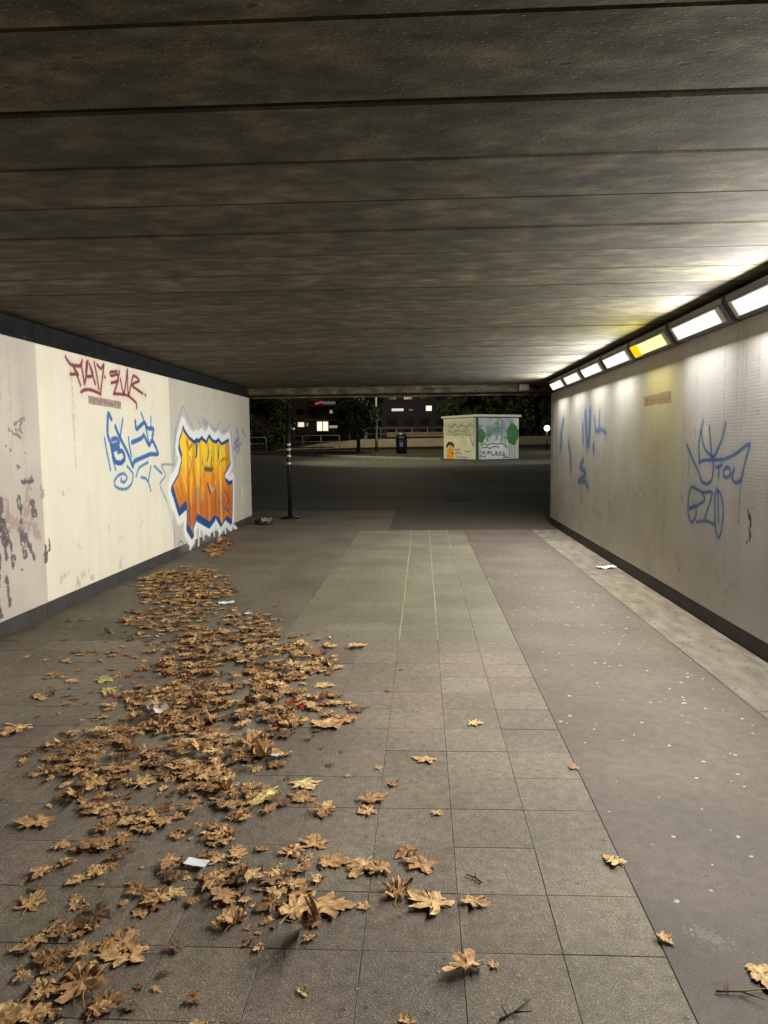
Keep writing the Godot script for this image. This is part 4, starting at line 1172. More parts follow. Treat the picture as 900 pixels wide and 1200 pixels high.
	for k in 14:
		var x := 1.0 - k * 1.0
		var a := Vector3(x, rise_at(kerb_z(x)), kerb_z(x))
		var b := Vector3(x - 1.0, rise_at(kerb_z(x - 1.0)), kerb_z(x - 1.0))
		var o := structure("kerb", bevelled(Vector3((a - b).length() - 0.012, 0.22, 0.18), 0.02), surface_kerb(), (a + b) / 2.0 + Vector3(0, 0.02, -0.09))
		o.rotation = Vector3(0, atan2(-(b.z - a.z), b.x - a.x), 0)

	# floor of the underpass
	structure("floor_bed", bevelled(Vector3(5.9, 0.10, 23.0), 0.005), joint_mat, Vector3(-0.5, -0.0545, -3.0))
	var slabs := Node3D.new()
	slabs.name = "paving"
	slabs.set_meta("kind", "structure")
	add_child(slabs)
	var tones := []
	for k in 6:
		var v := 0.965 + k * 0.016
		tones.append(tinted(slab_mat, Color(v, v * (0.985 + 0.01 * (k % 3)), v * (0.97 + 0.015 * (k % 2)))))
	var slab := bevelled(Vector3(0.2986, 0.04, 0.2986), 0.0012)
	for row in 20:  # from behind the near edge of the picture to the seam
		for col in 14:
			var x := 0.71 - 0.15 - col * 0.3
			var z := -5.765 + 0.15 + row * 0.3
			var o: MeshInstance3D
			if x < LEFT_X + 0.13:
				continue
			if z > -1.45 and col > 8:
				continue
			o = part("paving_slab", slab, tones[rng.randi() % 6], slabs, Vector3(x, -0.020 + rng.randf_range(-0.0012, 0.0012), z))
			o.rotation = Vector3(rng.randf_range(-0.003, 0.003), rng.randf_range(-0.002, 0.002), rng.randf_range(-0.003, 0.003))
	# the farther stretch: smoother yellowish slabs beside grey asphalt
	var pale := Node3D.new()
	pale.name = "pale_paving"
	pale.set_meta("kind", "structure")
	add_child(pale)
	var far_tones := []
	for k in 4:
		var v := 0.97 + k * 0.02
		far_tones.append(tinted(far_mat, Color(v, v, v * 0.99)))
	for row in 25:
		for col in 6:
			var x := 0.71 - 0.15 - col * 0.3
			part("paving_slab", slab, far_tones[rng.randi() % 4], pale, Vector3(x, -0.020 + rng.randf_range(-0.0006, 0.0006), -5.765 - 0.15 - row * 0.3))
	var mortar := surface(mineral(128, Color(0.47, 0.45, 0.37), Color(0.58, 0.555, 0.46), 0.05, 0.4, 40, Color(0.4, 0.38, 0.3), 20), Vector3(2, 2, 2), 0.85)
	for k in 3:  # worn lengths of pale pointing
		var z := -5.8 if k < 2 else -10.9
		while z > -13.2:
			var long := rng.randf_range(0.12, 0.75)
			part("mortar_joint", bevelled(Vector3(rng.randf_range(0.008, 0.017), 0.006, long), 0.002), mortar, pale, Vector3(-0.19 + k * 0.3 + rng.randf_range(-0.002, 0.002), -0.0008, z - long / 2))
			z -= long + (0.0 if rng.randf() < 0.85 else rng.randf_range(0.02, 0.12))
	structure("asphalt_floor", bevelled(Vector3(2.26, 0.04, 7.53), 0.002), grey_mat, Vector3(-2.222, -0.0212, -9.533))
	# the smooth brown strip, and the dusty channel at the foot of the right wall
	var strip := structure("path", bevelled(Vector3(1.149, 0.04, 21.3), 0.003), tar_mat, Vector3(1.2865, -0.0215, -2.65))
	for k in 14:
		structure("channel_slab", bevelled(Vector3(0.475, 0.05, 1.494), 0.006), tinted(kerb_mat, Color(1, 1, 1) * rng.randf_range(0.86, 1.05)), Vector3(2.105, -0.022 + rng.randf_range(-0.001, 0.001), 7.0 - k * 1.5))
	# trodden gum on the brown strip, crumbs on the slabs
	var gum := SurfaceTool.new()
	gum.begin(Mesh.PRIMITIVE_TRIANGLES)
	for k in 330:
		var x := rng.randf_range(0.74, 1.86)
		var z := -1.6 - pow(rng.randf(), 0.9) * 9.5
		add_blob(gum, Vector3(x, -0.0014, z), rng.randf_range(0.003, 0.012) * (1.0 if rng.randf() < 0.85 else 1.5), 0.0012)
	part("gum_spots", finish(gum), flat(Color(0.66, 0.63, 0.58), 0.8), strip, -strip.position).set_meta("kind", "stuff")
	var scuff := SurfaceTool.new()
	scuff.begin(Mesh.PRIMITIVE_TRIANGLES)
	for k in 420:
		var a := rng.randfn() * 0.35
		add_blob(scuff, Vector3(0.875 + a * 0.10 + rng.randfn() * 0.016, -0.0014, -2.26 + a * 0.06 + rng.randfn() * 0.022), rng.randf_range(0.001, 0.0045), 0.001)
	part("scuff_mark", finish(scuff), flat(Color(0.49, 0.465, 0.43), 0.9), strip, -strip.position).set_meta("kind", "stuff")
	var bits := SurfaceTool.new()
	bits.begin(Mesh.PRIMITIVE_TRIANGLES)
	for k in 420:
		var z := -1.5 - rng.randf() * 8.0
		add_blob(bits, Vector3(rng.randf_range(-3.1, 0.7), 0.0006, z), rng.randf_range(0.002, 0.007), 0.003)
	part("grit", finish(bits), flat(Color(0.60, 0.56, 0.48), 0.9), slabs).set_meta("kind", "stuff")


func surface_kerb() -> StandardMaterial3D:
	if not has_meta("kerb_material"):
		set_meta("kerb_material", surface(mineral(128, Color(0.42, 0.40, 0.34), Color(0.55, 0.53, 0.46), 0.04, 0.3, 100, Color(0.6, 0.58, 0.5), 23), Vector3(1, 1, 1), 0.85))
	return get_meta("kerb_material")


func add_blob(st: SurfaceTool, c: Vector3, r: float, h: float) -> void:
	var n := 9
	var ring := []
	var turn := rng.randf() * TAU
	var flat_way := rng.randf_range(0.6, 1.0)
	for k in n:
		var a := TAU * k / n
		var q := r * rng.randf_range(0.8, 1.15)
		ring.append(c + Vector3(cos(a) * q, 0, sin(a) * q * flat_way).rotated(Vector3.UP, turn))
	var top := c + Vector3(0, h, 0)
	for k in n:
		poly(st, [top, ring[k], ring[(k + 1) % n]], Vector3.UP)


func finish(st: SurfaceTool) -> ArrayMesh:
	st.generate_normals()
	return st.commit()


# ---------------------------------------------------------------- bridge deck overhead
func build_deck() -> void:
	var deck := thing("bridge_deck", "stained concrete bridge deck of cross beams roofing the underpass", "bridge", Vector3(-0.5, CEIL, -4.0))
	var im := mineral(512, Color(0.22, 0.197, 0.118), Color(0.51, 0.48, 0.385), 0.014, 0.35, 1100, Color(0.62, 0.60, 0.52), 41, 30, Color(0.14, 0.13, 0.09))
	var blotch := ImageTexture.create_from_image(mineral(256, Color(0.58, 0.57, 0.52), Color(1.0, 1.0, 1.0), 0.02, 0.2, 0, Color.WHITE, 43))
	var mats := []
	for k in 5:
		var m := surface(im, Vector3(0.5, 0.8, 0.8 + k * 0.05), 0.85, 0.35, Color(1, 1, 1) * (0.90 + 0.05 * k), blotch, Vector3(0.27, 0.4, 0.4))
		m.uv1_offset = Vector3(k * 0.37, 0, k * 0.21)
		m.uv2_offset = Vector3(k * 0.13, 0, k * 0.33)
		mats.append(m)
	var beams := []
	for v in 3:
		beams.append(extruded(PackedVector2Array([Vector2(-0.239, 0.30), Vector2(-0.239, 0.007), Vector2(-0.233 + v * 0.002, 0.0), Vector2(0.232 - v * 0.002, 0.0), Vector2(0.239, 0.006), Vector2(0.239, 0.30)]), 8.6))
	for k in 42:
		var z := -2.535 - 0.2425 + 0.485 * 17 - k * 0.485
		if z < -14.6:
			break
		var gap := 0.02 if k >= 17 else -0.01
		part("beam", beams[k % 3], mats[rng.randi() % 5], deck, Vector3(0, rng.randf_range(-0.003, 0.003), z - gap + 4.0), Vector3(0, PI / 2, 0))
	part("deck_slab", bevelled(Vector3(9.0, 0.35, 23.6), 0.02), mats[0], deck, Vector3(0, 0.49, 0.6))
	part("edge_beam", bevelled(Vector3(9.4, 0.62, 0.75), 0.02), mats[3], deck, Vector3(0, 0.19, -11.28))
	part("drip_strip", bevelled(Vector3(9.4, 0.03, 0.05), 0.006), mats[4], deck, Vector3(0, -0.135, -11.62))
	# small conduit and junction box under the far edge
	var grey := flat(Color(0.42, 0.42, 0.43), 0.5, 0.3)
	part("conduit", tube([Vector3(0.6, -0.04, -10.86), Vector3(2.75, -0.055, -10.86)], [0.012, 0.012], 8), grey, deck)
	part("junction_box", bevelled(Vector3(0.2, 0.13, 0.07), 0.012), grey, deck, Vector3(2.45, -0.045, -10.865))


# ---------------------------------------------------------------- walls
func build_walls() -> void:
	var band := surface(mineral(128, Color(0.105, 0.11, 0.125), Color(0.15, 0.15, 0.16), 0.03, 0.25, 60, Color(0.33, 0.33, 0.33), 51), Vector3(0.8, 0.8, 0.8), 0.95)
	band.metallic_specular = 0.15
	var plinth_mat := surface(mineral(128, Color(0.17, 0.17, 0.175), Color(0.235, 0.23, 0.225), 0.03, 0.35, 160, Color(0.36, 0.34, 0.30), 52), Vector3(0.8, 0.8, 0.8), 0.6)
	var block := flat(Color(0.35, 0.34, 0.32), 0.9)
	var high := WALL_TOP - PLINTH
	# left wall
	var lw := thing("tiled_wall", "cream and grey painted wall with blue tags and orange graffiti piece", "wall", Vector3(LEFT_X, 0, BACK))
	part("abutment", bevelled(Vector3(0.9, CEIL - 0.01, LEFT_END + BACK - 0.02), 0.01), block, lw, Vector3(-0.49, CEIL / 2 - 0.012, -(LEFT_END + BACK) / 2 + 0.01))
	var cream := Color(0.88, 0.862, 0.80)
	var greyish := Color(0.765, 0.735, 0.70)
	var edges := [-BACK, 3.6, 6.57, 10.08, LEFT_END]
	var bases := [[greyish, Color(0.72, 0.69, 0.65)], [greyish, Color(0.70, 0.66, 0.63)], [cream, Color(0.85, 0.828, 0.765)], [Color(0.75, 0.735, 0.685), Color(0.71, 0.69, 0.64)]]
	for k in 4:
		var long: float = edges[k + 1] - edges[k]
		var marks: Array = LEFT_MARKS if k > 0 else []
		var im := painted(edges[k], edges[k + 1], PLINTH, LEFT_TOP, bases[k][0], bases[k][1], marks, false, 70 + k * 5)
		var o := part("wall_panel", cladding(long - 0.004, LEFT_TOP - PLINTH, 0.04, 1.0), wall_paint(im, 0.55, 0.05), lw, Vector3(0.004 * (k % 2), PLINTH, -(edges[k] + BACK)))
		o.set_meta("label", ["plain grey painted panel", "grey panel with dark peeled stains", "cream panel with maroon and blue tags", "grey panel with orange and yellow graffiti piece"][k])
	for k in 4:
		var long: float = edges[k + 1] - edges[k]
		if k < 3:
			part("plinth", bevelled(Vector3(0.04, PLINTH - 0.006, long - 0.006), 0.004), plinth_mat, lw, Vector3(-0.030, PLINTH / 2 - 0.003, -(edges[k] + BACK) - long / 2))
		else:
			var im := painted(edges[k], edges[k + 1], 0.0, PLINTH, Color(0.19, 0.185, 0.18), Color(0.23, 0.225, 0.215), LEFT_MARKS, false, 95, 0.2)
			part("plinth", cladding(long - 0.004, PLINTH - 0.006, 0.03, 1.0), wall_paint(im, 0.7, 0.0), lw, Vector3(-0.010, 0.0, -(edges[k] + BACK)))
		part("top_band", bevelled(Vector3(0.05, CEIL - LEFT_TOP - 0.012, long - 0.006), 0.004), band, lw, Vector3(-0.027, (CEIL + LEFT_TOP) / 2 - 0.004, -(edges[k] + BACK) - long / 2))
	# right wall
	var rw := thing("tiled_wall", "mosaic tiled wall painted beige under the row of lights", "wall", Vector3(RIGHT_X, 0, BACK))
	part("abutment", bevelled(Vector3(0.9, CEIL - 0.01, RIGHT_END + BACK - 0.02), 0.01), block, rw, Vector3(0.49, CEIL / 2 - 0.012, -(RIGHT_END + BACK) / 2 + 0.01))
	edges = [-BACK, 3.6, 7.02, 13.72, RIGHT_END]
	bases = [[Color(0.73, 0.715, 0.71), Color(0.66, 0.64, 0.63)], [Color(0.73, 0.715, 0.71), Color(0.66, 0.64, 0.63)], [Color(0.745, 0.735, 0.695), Color(0.675, 0.66, 0.62)], [Color(0.745, 0.73, 0.70), Color(0.69, 0.67, 0.64)]]
	for k in 4:
		var long: float = edges[k + 1] - edges[k]
		var im := painted(edges[k], edges[k + 1], PLINTH, WALL_TOP, bases[k][0], bases[k][1], RIGHT_MARKS if k > 0 else [], true, 110 + k * 5, 0.08)
		var o := part("wall_panel", cladding(long - 0.004, high, 0.04, -1.0), wall_paint(im, 0.42, 0.075 if k < 3 else 0.0), rw, Vector3(-0.006 if k == 1 else 0.0, PLINTH, -(edges[k] + BACK)))
		o.set_meta("label", ["plain beige tiled panel", "mauve grey tiled panel with blue tag", "beige tiled panel with smeared blue tags", "pale smooth end panel"][k])
		part("plinth", bevelled(Vector3(0.04, PLINTH - 0.006, long - 0.006), 0.004), plinth_mat, rw, Vector3(0.030, PLINTH / 2 - 0.003, -(edges[k] + BACK) - long / 2))
		part("top_band", bevelled(Vector3(0.05, CEIL - WALL_TOP - 0.012, long - 0.006), 0.004), band, rw, Vector3(0.027, (CEIL + WALL_TOP) / 2 - 0.004, -(edges[k] + BACK) - long / 2))


# ---------------------------------------------------------------- the row of corner lights
func build_fittings() -> void:
	var body_mat := flat(Color(0.45, 0.465, 0.50), 0.45, 0.1)
	var cap_mat := flat(Color(0.30, 0.315, 0.35), 0.5, 0.2)
	var body := extruded(PackedVector2Array([Vector2(0.0, -0.005), Vector2(0.0, 0.165), Vector2(-0.138, 0.165), Vector2(-0.138, 0.124), Vector2(-0.056, -0.005)]), 1.262)
	var cap := extruded(PackedVector2Array([Vector2(0.0, -0.01), Vector2(0.0, 0.17), Vector2(-0.144, 0.17), Vector2(-0.144, 0.122), Vector2(-0.059, -0.01)]), 0.016)
	var out := Vector3(-0.845, -0.535, 0)
	var face := Basis(Vector3(0, 0, 1), Vector3(0.535, -0.845, 0), -out)
	var lens := bevelled(Vector3(1.10, 0.128, 0.02), 0.006)
	var tinted_end := bevelled(Vector3(0.26, 0.127, 0.008), 0.003)
	var white := glow(LAMP_COLOR, 1.1)
	var clear := flat(Color(0.86, 0.86, 0.84), 0.3)
	for k in 9:
		var z := -12.89 + k * 1.29
		var yellow := k == 4
		var where: String = ["at the far mouth of the underpass", "second from the far mouth of the underpass", "third from the far mouth of the underpass", "just beyond the yellow light", "", "just before the yellow light", "second before the yellow light", "third before the yellow light"][mini(k, 7)]
		var label := "yellow stained corner strip light above the beige tiled wall" if yellow else ("white corner strip light " + where)
		var t := thing("corner_light", label, "light fitting", Vector3(RIGHT_X - 0.003, WALL_TOP + 0.004, z), 0.0, "corner lights along the right wall")
		part("housing", body, body_mat, t)
		for s in [-1.0, 1.0]:
			part("end_cap", cap, cap_mat, t, Vector3(-0.0005, 0, s * 0.622))
		var mid := Vector3(-0.097, 0.0595, 0) + out * 0.009
		var l := part("lens", lens, clear, t)
		l.transform = Transform3D(face, mid)
		var tube_part := part("lit_cover", bevelled(Vector3(0.96, 0.11, 0.006), 0.002), glow(Color(1.0, 0.97, 0.66), 1.1) if yellow else white, t)
		tube_part.transform = Transform3D(face, mid + out * 0.0125)
		if yellow:
			var y := part("yellow_stain", tinted_end, glow(Color(1.0, 0.88, 0.08), 0.75), t)
			y.transform = Transform3D(face, mid + out * 0.013 + Vector3(0, 0, -0.43))
		var a := AreaLight3D.new()
		a.name = "tube_glow"
		a.area_size = Vector2(0.8, 0.09)
		a.light_color = Color(1.0, 0.94, 0.52) if yellow else LAMP_COLOR
		a.light_energy = LAMP_ENERGY * (0.5 if yellow else 1.0)
		a.shadow_enabled = true
		a.area_range = 40.0
		a.area_attenuation = 2.0
		t.add_child(a)
		a.transform = Transform3D(face, mid + out * 0.022)


# ---------------------------------------------------------------- beyond the underpass
func build_outside() -> void:
	var steel := flat(Color(0.55, 0.55, 0.52), 0.5, 0.3)
	var black := flat(Color(0.07, 0.07, 0.07), 0.45, 0.1)
	var white := flat(Color(0.80, 0.80, 0.77), 0.5)
	var bark := flat(Color(0.16, 0.13, 0.10), 0.95)
	var green := flat(Color(0.27, 0.31, 0.18), 0.8)

	# slim black post with reflective bands at the mouth
	var p := thing("banded_post", "slim black steel post with white reflective bands at the underpass mouth", "post", Vector3(-2.70, 0.012, -15.42))
	part("shaft", tube([Vector3(0, 0.0, 0), Vector3(0, 2.30, 0)], [0.042, 0.042], 14), black, p)
	part("collar", tube([Vector3(0, 0.0, 0), Vector3(0, 0.02, 0), Vector3(0, 0.05, 0)], [0.20, 0.19, 0.06], 18), black, p)
	part("cap", tube([Vector3(0, 2.30, 0), Vector3(0, 2.33, 0), Vector3(0, 2.345, 0)], [0.046, 0.046, 0.02], 14), black, p)
	for y in [1.12, 1.27, 1.40, 1.50]:
		part("reflective_band", tube([Vector3(0, y - 0.02, 0), Vector3(0, y + 0.02, 0)], [0.0445, 0.0445], 14), white, p)

	# the painted hut
	var hut := thing("painted_hut", "small flat-roofed hut covered in painted trees and lettering", "hut", Vector3(2.92, rise_at(-41.0) - 0.02, -41.0))
	var a := Vector3(-0.53, 0, -0.85).normalized()  # from the near corner to the left
	var b := Vector3(0.85, 0, -0.53).normalized()
	var im_a := painted(0.0, 3.2, 0.0, 2.2, Color(0.86, 0.85, 0.74), Color(0.80, 0.79, 0.70), HUT_MARKS_A, false, 150)
	var im_b := painted(0.0, 2.8, 0.0, 2.2, Color(0.84, 0.85, 0.83), Color(0.78, 0.80, 0.79), HUT_MARKS_B, false, 155)
	var st := start()
	hut_face(st, a * 3.2, Vector3.ZERO, 2.3, -b)
	part("wall_panel", done(st), wall_paint(im_a, 0.6, 0.0), hut)
	st = start()
	hut_face(st, Vector3.ZERO, b * 2.8, 2.3, -a)
	part("wall_panel", done(st), wall_paint(im_b, 0.6, 0.0), hut)
	st = start()
	hut_face(st, a * 3.2, a * 3.2 + b * 2.8, 2.3, a)
	hut_face(st, b * 2.8, a * 3.2 + b * 2.8, 2.3, b)
	part("rear_wall", done(st), flat(Color(0.6, 0.6, 0.57), 0.7), hut)
	var turn := atan2(-b.z, b.x)
	part("roof", bevelled(Vector3(3.02, 0.13, 3.42), 0.02), flat(Color(0.74, 0.74, 0.70), 0.7), hut, (a * 3.2 + b * 2.8) / 2.0 + Vector3(0, 2.38, 0), Vector3(0, turn, 0))
	part("corner_post", bevelled(Vector3(0.12, 2.3, 0.12), 0.01), flat(Color(0.20, 0.24, 0.22), 0.6), hut, Vector3(0, 1.15, 0.02), Vector3(0, turn, 0))
	part("base", bevelled(Vector3(2.84, 0.12, 3.24), 0.01), flat(Color(0.3, 0.3, 0.28), 0.9), hut, (a * 3.2 + b * 2.8) / 2.0, Vector3(0, turn, 0))

	# litter bin on the verge
	var bin := thing("litter_bin", "black litter bin with a pale sticker beside the far kerb", "bin", Vector3(-1.45, rise_at(-54.0) - 0.08, -54.0))
	part("body", tube([Vector3(0, 0, 0), Vector3(0, 0.05, 0), Vector3(0, 0.95, 0), Vector3(0, 1.0, 0)], [0.34, 0.38, 0.40, 0.38], 16), black, bin)
	part("hood", tube([Vector3(0, 1.0, 0), Vector3(0, 1.22, 0), Vector3(0, 1.36, 0), Vector3(0, 1.42, 0)], [0.39, 0.39, 0.30, 0.12], 16), flat(Color(0.2, 0.2, 0.2), 0.4), bin)
	part("sticker", bevelled(Vector3(0.24, 0.3, 0.01), 0.003), flat(Color(0.5, 0.55, 0.68), 0.5), bin, Vector3(0.0, 0.62, 0.402))
	part("slot", bevelled(Vector3(0.34, 0.12, 0.02), 0.006), flat(Color(0.5, 0.5, 0.46), 0.5), bin, Vector3(0.0, 1.12, 0.388))

	# lamps of the square: one in view, two unseen ones added to light the hut
	street_lamp("pale street lamp post beside the young tree", Vector3(-3.45, rise_at(-58.0) - 0.08, -58.0), 8.0, Vector3(0.9, 0, 0.5), Color(1.0, 0.92, 0.76), 45.0, steel)
	street_lamp("unseen street lamp added to light the hut from the right", Vector3(8.3, rise_at(-35.5), -35.5), 6.0, Vector3(-0.9, 0, -0.3), Color(0.98, 0.98, 0.94), 40.0, steel, Vector3(4.0, 1.0, -42.0))
	street_lamp("unseen street lamp added to light the hut from the left", Vector3(-10.0, rise_at(-37.0), -37.0), 6.0, Vector3(0.8, 0, -0.4), Color(1.0, 0.97, 0.86), 110.0, steel, Vector3(2.0, 1.6, -42.4))

	# a globe lamp beside the right wall's end, far off
	var g := thing("globe_lamp", "bright round lamp glowing beside the end of the tiled wall", "lamp", Vector3(8.85, 1.0, -55.0))
	part("pole", tube([Vector3(0, -0.1, 0), Vector3(0, 1.3, 0)], [0.06, 0.045], 10), black, g)
	var ball := SphereMesh.new()
	ball.radius = 0.2
	ball.height = 0.4
	part("globe", ball, glow(Color(1.0, 0.97, 0.88), 5.0), g, Vector3(0, 1.46, 0))
	var gl := OmniLight3D.new()
	gl.name = "globe_glow"
	gl.light_color = Color(1.0, 0.97, 0.88)
	gl.light_energy = 2.0
	gl.light_size = 0.18
	gl.omni_range = 40.0
	gl.omni_attenuation = 2.0
	gl.shadow_enabled = true
	g.add_child(gl)
	gl.position = Vector3(0, 1.46, 0)

	# ramp wall and upper wall, pale concrete
	var pale := surface(mineral(256, Color(0.62, 0.58, 0.49), Color(0.74, 0.70, 0.60), 0.02, 0.25, 200, Color(0.8, 0.76, 0.66), 160), Vector3(0.4, 0.4, 0.4), 0.85)
	var ramp := thing("ramp_wall", "pale concrete ramp wall tapering behind the young tree", "wall", Vector3(0, 1.0, -64.0))
	part("face", extruded(PackedVector2Array([Vector2(-12.5, 0.0), Vector2(-5.2, 0.18), Vector2(2.6, 0.22), Vector2(2.6, 0.90), Vector2(-5.0, 0.86), Vector2(-8.5, 0.55)]), 0.4), pale, ramp)
	part("foot_bank", extruded(PackedVector2Array([Vector2(-14, -0.2), Vector2(2.8, -0.2), Vector2(2.8, 0.215), Vector2(-5.2, 0.175), Vector2(-12.5, 0.0)]), 0.6), flat(Color(0.13, 0.13, 0.09), 0.95), ramp, Vector3(0, 0, 0.1))
	var upper := thing("low_wall", "low pale wall above the ramp behind the litter bin", "wall", Vector3(0, 1.0, -70.0))
	part("face", bevelled(Vector3(5.2, 0.42, 0.4), 0.02), pale, upper, Vector3(-0.6, 1.28, 0))
	part("bank", bevelled(Vector3(7.0, 1.2, 1.0), 0.05), flat(Color(0.15, 0.15, 0.11), 0.95), upper, Vector3(0, 0.46, -0.2))
	var far_wall := thing("low_wall", "low grey wall behind the hut beside the globe lamp", "wall", Vector3(9.5, 1.0, -66.0))
	part("face", bevelled(Vector3(9.0, 0.75, 0.4), 0.02), surface_kerb(), far_wall, Vector3(0, 0.62, 0))
	part("footing", bevelled(Vector3(9.2, 0.4, 0.7), 0.02), flat(Color(0.16, 0.16, 0.14), 0.95), far_wall, Vector3(0, 0.1, 0))

	# railings along the raised path on the left
	for k in 3:
		var x0: float = [-16.5, -11.4, -6.2][k]
		var rl := thing("railing", ["grey tubular railing by the dark trees", "grey tubular railing before the lit building", "grey tubular railing above the ramp wall"][k], "railing", Vector3(x0, [1.02, 1.15, 1.75][k], [-60.0, -63.0, -65.5][k]))
		var long: float = [4.2, 4.6, 8.0][k]
		part("top_rail", tube([Vector3(0, 1.05, 0), Vector3(long, 1.05, 0)], [0.03, 0.03], 8), steel, rl)
		part("mid_rail", tube([Vector3(0, 0.55, 0), Vector3(long, 0.55, 0)], [0.025, 0.025], 8), steel, rl)
		var n := int(long / 1.3)
		for i in n + 1:
			part("post", tube([Vector3(i * long / n, -0.2, 0.01), Vector3(i * long / n, 1.05, 0.01)], [0.035, 0.035], 8), steel, rl)

	# trees
	tree("young round-crowned tree beside the pale lamp post", Vector3(-4.75, rise_at(-57.0) - 0.08, -57.0), 5.6, 1.9, 1.35, 9000, bark, green, 301)
	tree("dark tree growing behind the railing left of the post", Vector3(-13.4, 1.0, -66.0), 6.5, 2.6, 0.9, 7000, bark, green, 302, "dark trees behind the railings")
	tree("dark tree growing behind the railing left of the post", Vector3(-17.2, 1.0, -68.0), 7.0, 2.9, 0.9, 7000, bark, green, 303, "dark trees behind the railings")
	tree("tall dark tree beside the lit building", Vector3(-6.9, 1.0, -78.0), 8.0, 2.6, 1.6, 6000, bark, green, 304)
	tree("tall dark tree rising behind the hut", Vector3(4.2, 1.0, -70.0), 9.0, 3.2, 2.2, 7000, bark, green, 305)
	tree("tall dark tree above the low grey wall", Vector3(10.5, 1.0, -71.0), 9.0, 3.2, 2.0, 7000, bark, green, 306)

	# lit building on the left
	var brick := flat(Color(0.40, 0.33, 0.28), 0.9)
	var office := thing("lit_building", "low building with lit windows and a red sign beyond the trees", "building", Vector3(-15.0, 1.0, -92.0))
	part("wall", bevelled(Vector3(13.0, 8.0, 6.0), 0.05), brick, office, Vector3(1.0, 4.0, -3.0))
	for y in [3.35, 5.05, 5.75]:
		part("cornice", bevelled(Vector3(4.2, 0.16, 0.3), 0.03), flat(Color(0.62, 0.60, 0.55), 0.7), office, Vector3(3.0 if y < 5 else 3.7, y, 0.12))
	var frame := flat(Color(0.25, 0.24, 0.22), 0.6)
	for w in [[-0.55, 2.75, 0.5, 0.9, 3.0], [0.45, 2.85, 0.75, 0.55, 4.0], [1.2, 2.85, 0.3, 0.4, 0.5], [2.7, 2.62, 0.62, 1.1, 5.0], [3.42, 2.62, 0.62, 1.1, 5.0], [4.35, 2.55, 1.0, 0.3, 1.3], [4.2, 4.35, 0.5, 0.4, 1.2], [3.9, 5.4, 1.5, 0.34, 0.35]]:
		var win := part("window", bevelled(Vector3(w[2] + 0.12, w[3] + 0.12, 0.08), 0.01), frame, office, Vector3(w[0], w[1], 0.04))
		part("pane", bevelled(Vector3(w[2], w[3], 0.03), 0.005), glow(Color(1.0, 0.96, 0.86), w[4] * 0.22), win, Vector3(0, 0, 0.035))
	var dark_glass := flat(Color(0.10, 0.11, 0.13), 0.15)
	for i in 7:
		for y in [1.35, 4.35, 6.4]:
			if i == 5 and y == 4.35:
				continue
			var win := part("window", bevelled(Vector3(0.95, 0.8, 0.08), 0.01), frame, office, Vector3(-4.6 + i * 1.65, y, 0.04))
			part("pane", bevelled(Vector3(0.82, 0.68, 0.03), 0.005), dark_glass, win, Vector3(0, 0, 0.035))
	part("sign", bevelled(Vector3(1.0, 0.24, 0.1), 0.02), glow(Color(0.85, 0.42, 0.36), 0.4), office, Vector3(2.7, 5.42, 0.1), Vector3(0, 0, 0.22))
	# dark building across the back
	var slab := thing("dark_building", "long dark building with two lit windows behind the litter bin", "building", Vector3(4.0, 1.0, -84.0))
	part("wall", bevelled(Vector3(24.0, 7.5, 8.0), 0.05), flat(Color(0.42, 0.42, 0.43), 0.9), slab, Vector3(2.0, 3.75, -4.0))
	part("parapet", bevelled(Vector3(24.4, 0.3, 8.4), 0.04), flat(Color(0.36, 0.36, 0.35), 0.9), slab, Vector3(2.0, 7.6, -4.0))
	for i in 13:
		for y in [1.6, 2.9, 5.6]:
			var win := part("window", bevelled(Vector3(1.05, 0.85, 0.08), 0.01), frame, slab, Vector3(-9.0 + i * 1.75, y, 0.04))
			part("pane", bevelled(Vector3(0.92, 0.72, 0.03), 0.005), dark_glass, win, Vector3(0, 0, 0.035))
	for w in [[-6.65, 4.13, 1.3, 0.28, 3.0], [-3.25, 4.25, 0.62, 0.55, 5.0], [-5.2, 4.1, 0.5, 0.2, 0.12]]:
		var win := part("window", bevelled(Vector3(w[2] + 0.14, w[3] + 0.14, 0.08), 0.01), frame, slab, Vector3(w[0], w[1], 0.04))
		part("pane", bevelled(Vector3(w[2], w[3], 0.03), 0.005), glow(Color(1.0, 0.97, 0.88), w[4] * 0.22), win, Vector3(0, 0, 0.035))


func hut_face(st: SurfaceTool, p: Vector3, q: Vector3, high: float, out: Vector3) -> void:
	var up := Vector3(0, high, 0)
	var inward := -out * 0.06
	poly(st, [p, q, q + up, p + up], out, [Vector2(0, 1), Vector2(1, 1), Vector2(1, 0), Vector2(0, 0)])
	poly(st, [p + inward, q + inward, q + inward + up, p + inward + up], -out, [Vector2(0, 1), Vector2(1, 1), Vector2(1, 0), Vector2(0, 0)])


# ---------------------------------------------------------------- the leaf drift
const TONES := [Color(0.69, 0.575, 0.42), Color(0.63, 0.51, 0.365), Color(0.76, 0.65, 0.49), Color(0.53, 0.42, 0.30), Color(0.41, 0.33, 0.245), Color(0.79, 0.70, 0.53), Color(0.82, 0.77, 0.56), Color(0.74, 0.74, 0.50), Color(0.74, 0.20, 0.16)]
